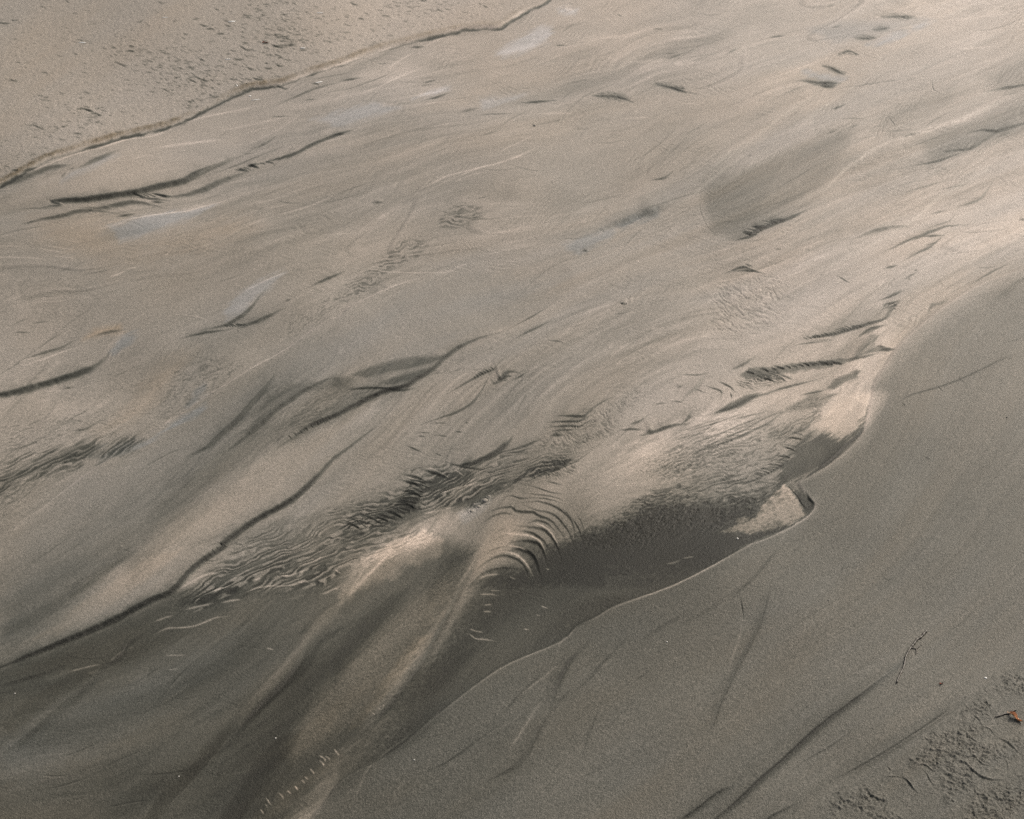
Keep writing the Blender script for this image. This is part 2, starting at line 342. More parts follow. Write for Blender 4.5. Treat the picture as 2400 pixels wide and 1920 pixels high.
# upper bed right of centre a little brighter, its sky glow painted in
patch('V 1250,900 1500,600 1700,520 2000,380 2400,200 2400,480 2150,540 1900,690 1860,760 1700,860 1500,930 1350,960', 0.22, 90, 60, -30)
patch('V 1250,1110 1240,1030 1350,930 1500,880 1600,900 1480,960 1420,1010 1350,1070', 0.30, 40, 30, -30)
# left middle greyer sheet between the pale thread and the dark edge
patch('V 0,1360 60,1080 330,900 640,720 830,620 1000,560 1150,610 1080,670 940,740 850,770 700,790 560,850 400,1010 200,1200 60,1330', -0.10, 50, 20, -35, c=-0.5)
patch('V 0,1400 0,1250 120,1150 330,1000 520,870 560,800 600,800 560,900 420,1040 260,1180 110,1330', -0.24, 45, 30, -40)
patch('V 330,1060 470,960 620,850 800,790 900,760 880,800 740,860 560,960 400,1110 280,1220 260,1180', -0.28, 26, 16, -38)
patch('V 160,1290 330,1090 470,990 560,930 640,880 600,940 480,1050 330,1180 220,1260', 0.12, 24, 14, -40)
# dark channel, bottom left: darker sky reflection painted into the sand colour
patch('V -300,1560 -60,1430 110,1368 250,1302 360,1247 450,1240 560,1235 640,1225 700,1215 780,1180 850,1150 930,1130 990,1160 960,1240 900,1330 820,1450 760,1560 700,1620 600,1725 400,2000 -300,2000', -0.86, 26, 10, -35)
patch('V 1000,1230 1060,1190 1150,1170 1230,1120 1290,1110 1380,1075 1500,1060 1580,1075 1640,1020 1740,1060 1700,1100 1640,1150 1500,1240 1300,1310 1160,1390 960,1520 880,1600 820,1650 700,1690 720,1600 860,1440 950,1330', -0.50, 14, 10, -28, bed=True)
patch('V 1000,1260 1060,1215 1150,1190 1220,1140 1290,1120 1380,1085 1500,1065 1600,1060 1660,1030 1740,1060 1760,1200 1300,1360 960,1560 860,1620 800,1660 760,1640 860,1460 950,1340', -0.55, 40, 46, -18, (7, 4), 9, bed=True)
patch('V 700,1620 820,1500 950,1380 1000,1370 960,1440 880,1550 780,1620 700,1680 600,1725 560,1725', -0.25, 20, 8, -42)
# pinkish raised tongue within it
patch('V 640,1500 700,1440 790,1330 900,1230 960,1190 940,1260 880,1360 830,1440 780,1500 700,1560 620,1610 600,1580', 0.36, 26, 16, -45, c=.35, g=0.8, h=1.5)
patch('V 0,1560 100,1520 260,1430 420,1360 520,1330 420,1440 240,1560 60,1640 0,1640', 0.10, 40, 20, -35, c=-0.8)
patch('V 560,1725 400,1725 520,1560 640,1430 740,1310 830,1250 800,1320 700,1430 620,1540', -0.20, 24, 14, -45)
patch('V 210,1725 300,1640 360,1620 330,1680 280,1725', -0.30, 24, 8, -45)
# near bank tones: dark hollows along the current
patch('V 1640,1725 1760,1640 1880,1570 2000,1490 2040,1450 1960,1500 1800,1590 1660,1690', -0.16, 12, 5, -35)
patch('V 1420,1725 1560,1620 1700,1510 1870,1390 1890,1400 1740,1530 1600,1660 1500,1725', -0.13, 14, 6, -38)
patch('V 1860,620 2000,560 2156,520 2200,560 2100,600 1980,680 1900,780 1880,840 1840,820 1880,720', -0.10, 24, 10, -35)

# ---- dark pools with feathered edges, their dark reflection painted on the sand
patch('F 620,1320 610,1260 620,1220 680,1150 720,1080 800,1030 880,1010 990,1050 1050,1020 1100,960 1150,920 1160,1000 1090,1080 990,1170 900,1240 740,1300 660,1310', -1.0, 10, 22, -38, (26, 4), bed=True)
patch('F 780,1010 900,1000 960,1050 900,1080 800,1060 700,1130 680,1120', -0.30, 14, 14, -50, (16, 5))
patch('F 700,1360 740,1370 790,1430 825,1475 790,1515 770,1470 730,1420', -0.6, 4, 3, -60)
patch('F 430,1700 500,1640 620,1590 680,1575 660,1610 540,1670 420,1720', -0.5, 3, 2, -30)
patch('F 900,1090 1000,1060 1020,1110 940,1180 860,1210 900,1130', -0.25, 10, 6, -40)
# bright flat between
patch('F 640,1330 690,1370 740,1450 775,1530 700,1580 540,1640 400,1660 310,1640 240,1640 330,1590 350,1540 450,1540 500,1470 590,1380', 1.15, 4, 9, -35, (14, 4), c=0.6)
patch('F 1100,770 1200,745 1290,745 1300,790 1240,870 1190,930 1150,960 1140,940 1170,830', 0.4, 9, 6, -60, c=0.15)
patch('F 830,960 900,880 1000,780 1100,735 1180,760 1160,880 1110,960 1010,1020 900,1000', 0.28, 16, 8, -50, c=0.3)
patch('E 1330,1725 1400,1640 1540,1640 1800,1540 2156,1440 2156,1725', -0.05, 20, 20, -20)

# left braided band (D lower left)
braid('D -200,1440 0,1230 150,1130 350,1070 560,1060 800,1020 920,1010 900,1060 760,1150 560,1190 350,1240 120,1340 -200,1560', 5.5, 9, -28, -.95, 1.6, 16, 1, 0.40, 16)
patch('D 0,1290 200,1200 380,1120 560,1070 620,1090 560,1150 380,1190 150,1300 0,1370', -.5, 14, 14, -28)
patch('D 560,1150 700,1080 830,1040 900,1040 800,1120 640,1180', -.22, 14, 14, -28, c=-1.0)
braid('D -200,1600 0,1360 200,1290 420,1200 500,1210 300,1330 100,1480 -100,1640', 5, 6, -33, -0.35, 0.9, 16, 2, 0.55, 8)
braid('D 0,1250 0,1000 200,900 600,860 800,900 700,1020 400,1060 150,1120', 5, 5, -20, -0.32, 0.7, 22, 3, 0.6, 10)
braid('D 1000,800 1100,600 1350,500 1500,560 1500,640 1350,760 1200,850 1000,920', 5, 4, -25, -0.4, 0.9, 24, 4, 0.66, 14)
braid('D 1820,420 1800,320 1950,200 2156,100 2156,230 2000,330 1860,430', 5, 3, -35, -0.4, 1.0, 16, 5, 0.62, 10)
braid('E -50,180 20,60 120,10 240,0 260,60 150,130 50,180', 6, 4, -18, -0.55, 1.2, 12, 6, 0.55, 8)
braid('B 600,1400 680,1330 780,1300 880,1320 860,1390 760,1430 640,1440', 5.5, 4, -8, -0.7, 1.2, 9, 7, 0.5, 6)
braid('B 150,1720 280,1600 380,1520 500,1500 540,1560 420,1640 260,1720', 5.5, 4, -14, -0.7, 1.2, 10, 8, 0.5, 6)
braid('F 120,260 250,60 420,20 600,50 660,180 560,320 360,420 180,360', 5.5, 5, 24, -0.22, 1.5, 26, 9, 0.55, 14, 1.4)
braid('C 1050,1000 1200,940 1400,950 1700,1060 1750,1110 1500,1120 1250,1090 1050,1150', 4, 6, 4, -0.22, 0.9, 14, 10, 0.5, 10)
braid('C 1260,720 1420,600 1530,540 1500,640 1330,760 1330,860 1200,900 1220,760', 4, 6, -50, -0.16, 0.9, 14, 11, 0.5, 10)
braid('C 830,820 1000,760 1120,760 1000,860 860,900', 4, 5, -35, -0.18, 0.9, 14, 12, 0.5, 10)

for s_ in ('B 1590,600 1680,590 1760,590 1840,635 1740,625 1660,615', 'B 1980,525 2080,530 2156,550 2170,580 2080,560', 'C 1260,90 1340,70 1420,75 1480,95 1380,105', 'C 890,395 960,400 1030,440 980,450', 'C 760,495 860,495 970,500 950,530 880,525', 'C 1090,215 1150,210 1210,225 1150,232', 'C 1210,165 1260,150 1310,160 1250,180', 'C 990,325 1040,295 1100,320 1050,318'):
    patch(s_, -.42, 6, 6, 10, (14, 4)); braid(s_, 3.4, 5, 8, -.8, .8, 5, 50, .4, 5)
braid('F -700,1700 -300,1530 0,1470 300,1430 560,1400 480,1480 340,1560 200,1640 -100,1680 -500,1780', 4.6, 3, -16, -.1, 1.6, 20, 61, .5, 20, 1.2, lift=.4)
# central braided delta
patch('E 400,1330 480,1260 700,1210 1000,1150 1290,1150 1440,1190 1250,1270 900,1400 600,1500 200,1600 -200,1720 D 1200,1720 1500,1600 2000,1500 2156,1450 E 200,1400', -.28, 22, 26, -22, (22, 6))
patch('G 1150,330 1400,130 1700,-40 2100,-110 2400,-120 2300,60 2100,200 1600,270 1400,350', -.32, 26, 26, -25, (22, 6))
braid('E 370,1340 400,1240 520,1190 700,1190 900,1190 1000,1130 1150,1110 1290,1120 1480,1170 1420,1240 1250,1290 1090,1330 900,1420 700,1480 480,1510 200,1600 0,1640 -60,1500 60,1450 220,1370', 5.4, 7, -17, -.72, 1.6, 18, 20, 0.44, 22, 1.2, lift=.7)
braid('G 1200,330 1300,150 1450,0 1700,-110 2000,-160 2300,-180 2700,-100 2480,20 2300,70 2156,130 2050,240 1900,250 1600,290 1400,350 1250,380', 6.2, 7.5, -24, -.62, 1.8, 22, 21, 0.5, 26, 1.3, lift=.85)
patch('E 520,1390 560,1300 640,1230 780,1230 840,1260 760,1330 640,1380 560,1420', -0.85, 9, 10, -25)
patch('E 600,1420 720,1400 900,1340 1060,1300 1000,1370 860,1450 700,1470', -0.75, 8, 8, -22)
patch('E 0,1600 200,1500 500,1440 560,1500 300,1620 120,1700 0,1725', -0.30, 16, 14, -25)
patch('G 1150,330 1400,180 1700,60 2100,40 2100,180 1900,230 1500,300 1250,380', -0.60, 26, 24, -25)
patch('E 1180,1240 1280,1190 1400,1180 1440,1190 1400,1240 1290,1260 1200,1290', -0.85, 6, 8, -25)
patch('E 60,1480 300,1400 520,1420 500,1500 300,1560 100,1620 0,1640 0,1520', -.45, 14, 16, -22, (20, 5))
braid('E 370,1340 400,1240 520,1190 700,1190 900,1190 1000,1130 1150,1110 1290,1120 1480,1170 1420,1240 1250,1290 1090,1330 900,1420 700,1480 480,1510 200,1600 0,1640 -60,1500 60,1450 220,1370', 5.4, 7, -17, 0, 0, 15, 20, 0.44, 22, 1.2, lift=.85)
braid('G 1200,330 1300,150 1450,0 1700,-110 2000,-160 2300,-180 2700,-100 2480,20 2300,70 2156,130 2050,240 1900,250 1600,290 1400,350 1250,380', 6.2, 7.5, -24, 0, 0, 20, 21, 0.5, 26, 1.3, lift=.8)
braid('E 1180,1290 1260,1200 1400,1150 1480,1200 1480,1270 1330,1300', 5, 3, 35, -0.6, 1.4, 8, 22, 0.5, 6)
braid('E 1220,1100 1300,1010 1500,940 1700,820 1860,740 1950,760 1800,860 1700,960 1750,1020 1600,1080 1400,1130', 5.5, 2.6, 20, -0.45, 1.5, 18, 23, 0.55, 12, 1.3)
braid('E 1830,1230 1900,1190 2156,1110 2500,1080 2500,1180 2156,1290 2000,1340 1900,1300', 4, 2.5, -15, -0.45, 1.0, 18, 24, 0.5, 10)
braid('E 1700,1560 1900,1440 2156,1360 2300,1400 2200,1560 2000,1600 1800,1640 1650,1660', 4.2, 3, -14, -0.75, 1.2, 22, 25, 0.45, 18)
braid('F -200,1200 0,1000 300,960 620,960 760,1020 680,1130 600,1230 400,1300 150,1330 -100,1340', 4.5, 6, -22, -0.55, 1.3, 20, 26, 0.5, 12)
braid('F 0,1330 200,1290 420,1280 620,1310 640,1340 500,1440 430,1540 300,1600 0,1640 -300,1680 -300,1440', 5.5, 7, -14, -0.9, 1.5, 14, 27, 0.42, 14)
patch('F -900,1760 -620,1660 -300,1550 0,1490 250,1440 480,1380 590,1380 500,1460 440,1540 350,1530 320,1590 240,1640 380,1665 600,1590 670,1580 560,1660 430,1740 200,1850 -300,1900 -900,1900', -0.74, 26, 46, -20, (8, 4), bed=True)
# fronds reaching in from the near bank (F)
patch('F 350,660 420,610 560,600 700,580 850,560 1050,540 1100,545 950,590 800,610 640,640 480,670', -0.85, 4, 5, -12, (14, 3))
braid('F 340,700 420,640 600,620 640,690 500,720 380,760', 4, 4, 12, -0.8, 1.4, 8, 30, 0.45, 6)
patch('F 900,730 960,670 1040,640 1100,620 1110,660 1020,690 960,730', -0.85, 4, 4, -25, (12, 3))
patch('F 210,890 300,830 400,780 500,760 380,840 290,880', -0.8, 3, 2, -25)
patch('F 800,760 900,760 975,755 930,800 860,840 700,865 650,850 760,800', -0.42, 6, 5, -20)
braid('F 640,870 780,790 900,760 970,760 900,830 740,870 560,890', 4, 5, -22, -0.5, 1.2, 6, 31, 0.45, 5)
braid('F 540,1020 640,950 800,880 880,850 860,900 760,980 640,1040', 4, 5, -28, -0.7, 1.3, 7, 32, 0.42, 6)
patch('F 1060,540 1100,490 1190,400 1230,410 1200,500 1120,530', -0.5, 4, 3, -50)
patch('F 1090,540 1200,490 1230,470 1330,490 1240,505 1160,520', -0.7, 3, 3, -15)
patch('F 870,550 980,480 1100,430 1180,410 1100,500 1000,545', -0.22, 7, 4, -30)
patch('F 860,380 980,300 1100,250 1260,240 1290,260 1250,310 1100,350 960,380 850,410', -0.16, 8, 4, -28)
patch('F 1270,300 1300,240 1330,235 1300,290 1250,320', -0.6, 3, 2, -50)
patch('F 1110,410 1180,360 1265,345 1200,380', -0.6, 2.5, 2, -25)
patch('F 1540,265 1570,200 1670,175 1640,200 1580,225', -0.75, 3, 3, -35)
patch('F 1290,170 1330,140 1380,122 1350,150', -0.7, 2.5, 2, -35)
braid('F 1260,240 1270,200 1370,180 1340,240', 4, 4, -12, -0.8, 1.2, 4, 33, 0.4, 3)

# leaf-shaped dark hollow left of centre (E/D)
patch('E 70,635 180,590 330,545 480,520 640,520 600,550 450,590 300,620 170,650', -0.62, 5, 3, -20)
patch('E 240,690 330,650 420,630 560,595 500,640 440,675 330,700', -0.62, 6, 3, -25)
patch('E -60,700 -40,650 40,645 80,665 40,700 -20,720', -0.45, 8, 3, -5)
patch('D 1700,760 1850,690 2000,680 2100,650 2156,650 2150,700 2050,720 1900,760 1750,850 1600,1000 1560,1000', -0.30, 9, 5, -40)
braid('D 1700,1000 1900,840 2050,720 2200,700 2400,720 2500,760 2300,820 2156,870 1950,980 1750,1080', 4.5, 7, -26, -0.35, 1.0, 12, 40, 0.5, 6)
braid('E 400,640 600,590 1000,600', 4, 6, -20, -0.3, 0.8, 6, 41, 0.5, 4)

# ---- fan of ripples (Z), each crest by hand
for s, w, d in [
 ('Z 1000,600 1080,590 1150,615 1220,630 1300,630', 2.0, -.9), ('Z 1320,475 1420,510 1500,545 1600,575 1690,590', 1.8, -.9),
 ('Z 1530,425 1600,445 1690,475', 1.8, -.9), ('Z 1270,570 1400,590 1550,615 1640,640 1700,665', 1.6, -.8), ('Z 1360,630 1500,645 1600,670 1660,690', 1.6, -.9),
 ('Z 1310,680 1420,680 1520,710 1600,740 1680,785 1780,870 1850,980 1870,1100', 2.6, -.95), ('Z 1300,750 1400,795 1530,820 1620,860 1720,960 1800,1080 1850,1190', 2.4, -.9),
 ('Z 640,840 760,790 850,760 950,740 1070,740 1140,790 1250,805 1350,815 1420,860 1520,900 1600,950 1660,1020 1720,1100 1760,1200 1790,1290', 3.2, -1.0),
 ('Z 740,900 820,850 900,820 1000,810 1070,825', 2.4, -.8), ('Z 1290,945 1350,925 1440,925 1530,960 1600,1030', 2.8, -.9),
 ('Z 1210,980 1330,1000 1440,1020 1530,1070 1590,1140 1650,1240 1690,1350', 4.0, -.95), ('Z 1190,1040 1300,1060 1400,1110 1480,1170 1540,1260', 3.6, -.9),
 ('Z 1130,1170 1250,1160 1360,1180 1430,1220 1480,1300 1510,1400', 5.0, -.95), ('Z 1060,1280 1150,1260 1260,1290 1350,1360 1400,1460 1440,1580', 6.0, -.95),
 ('Z 660,1480 760,1410 870,1360 980,1340 1080,1360 1160,1400 1230,1470 1280,1570', 3.2, -.9), ('Z 560,1700 640,1620 740,1550 850,1510 960,1490 1080,1500', 4.0, -.9),
 ('Z 740,1330 830,1270 920,1240 1000,1225', 1.6, -.55), ('Z 850,1150 930,1110 1000,1090', 1.3, -.45), ('Z 860,1055 930,1020 1000,1000', 1.3, -.4),
 ('Z 1820,880 1880,960 1930,1050 1960,1140', 2.2, -.8), ('Z 1900,860 1960,960 1990,1060', 1.6, -.5), ('Z 1700,760 1790,860 1860,980', 1.6, -.5)]:
    stroke(s, w*.6, d*.72, 0.55, 0.46, 0.3, soft=w*0.45)
patch('Z 1100,1200 1400,1160 1600,1200 1750,1280 1900,1250 2000,1100 2100,1080 2200,1300 2200,1725 560,1725 660,1620 800,1540 1000,1520 1250,1560 1330,1640 1330,1500 1200,1340', -0.55, 12, 14, -40)
for s, w in [('Z 900,1060 1050,1070 1200,1090 1330,1110 1430,1180 1480,1270 1510,1350 1550,1400', 3.4), ('Z 1000,1220 1150,1240 1250,1280 1300,1320', 2.4),
 ('Z 900,1300 1040,1300 1140,1340 1220,1400 1280,1480 1320,1560 1360,1650', 3.6), ('Z 1300,940 1450,980 1560,1060 1640,1180 1700,1290', 2.2),
 ('Z 620,1640 750,1590 880,1570 960,1580', 3.2), ('Z 1490,1505 1520,1530 1560,1540', 1.8), ('Z 1040,1600 1080,1620 1130,1645', 1.8),
 ('H 890,360 960,355', 1.6), ('H 860,290 930,290 1000,300', 2.2), ('H 890,402 955,405', 2.6), ('H 800,510 850,530 910,543', 2.0), ('H 765,540 810,550 850,580 920,590 990,605', 2.4),
 ('H 1255,375 1310,395', 1.8), ('H 1150,522 1190,528', 1.8), ('H 1225,430 1260,440', 1.3), ('H 2040,125 2090,120 2156,95', 2.6), ('I -10,95 80,78', 2.4),
 ('H 930,268 1010,268', 1.2), ('H 1290,135 1320,148', 1.8), ('G 1680,650 1740,665', 1.8),
 ('G 930,578 1000,545 1060,520 1150,515 1230,505 1300,480 1370,455 1490,445', 2.6), ('G 1040,700 1190,695', 1.0), ('G 1050,790 1130,780', 1.0),
 ('G 1090,290 1180,240 1260,195 1330,170 1420,170', 4.0), ('G 1240,330 1350,280 1480,240', 2.2), ('G 1150,405 1230,385 1310,370 1370,355', 3.4), ('G 1380,360 1450,345 1540,335', 3.4),
 ('G 960,480 1040,450 1110,430', 1.8), ('G 1500,310 1600,270 1700,245 1830,240 1910,215 1970,225 2020,260', 2.4), ('G 2010,290 2050,290 2100,265 2156,240', 3.0),
 ('G 1740,175 1830,175 1900,150 1960,130', 3.2), ('G 1850,130 1950,95 2100,25', 2.6), ('G 1600,215 1650,190', 2.6), ('G 1280,330 1420,235 1560,150 1700,80', 1.8), ('G 2110,130 2156,160', 2.2),
 ('E 520,1200 600,1225 660,1260 690,1290', 1.6), ('E 400,1260 480,1290 530,1310', 1.6), ('E 560,1390 700,1350 860,1310 950,1290', 2.0), ('E 770,1320 860,1280 960,1250', 1.6),
 ('E 480,1510 620,1480 760,1450', 1.6), ('E 700,1210 780,1270', 1.4)]:
    stroke(s, w, 0.95, 0.5, 0.3, 0.2)
# ripples of bright crescents at the bottom edge of the channel
cb = smooth(pts('G 1620,1720 1700,1630 1780,1590 1900,1510 1980,1430 2060,1370 2150,1300'), 4)
for k in range(2, len(cb)-1, 1):
    x, y = cb[k]+rng.normal(0, 2.5, 2); r = rng.uniform(6, 14); t_ = rng.normal(0, .3)
    if rng.random() < .18: continue
    q = np.array([[x-r*(.9+t_), y-r*1.25], [x-r*.1, y-r*.5], [x+r*(.35-t_), y+r*.35]])
    stroke(q, rng.uniform(1.8, 3.2), rng.uniform(.7, 1.2), 0.6, 0.3)
patch('G 1600,1720 1760,1560 1950,1420 2150,1290 2160,1330 1980,1480 1800,1640 1700,1725', 0.12, 12, 8, -45, c=.4)
for s in ['H 195,1060 215,1080', 'H 235,1030 250,1050', 'H 262,1008 272,1025']: stroke(s, 1.3, .9, .4)

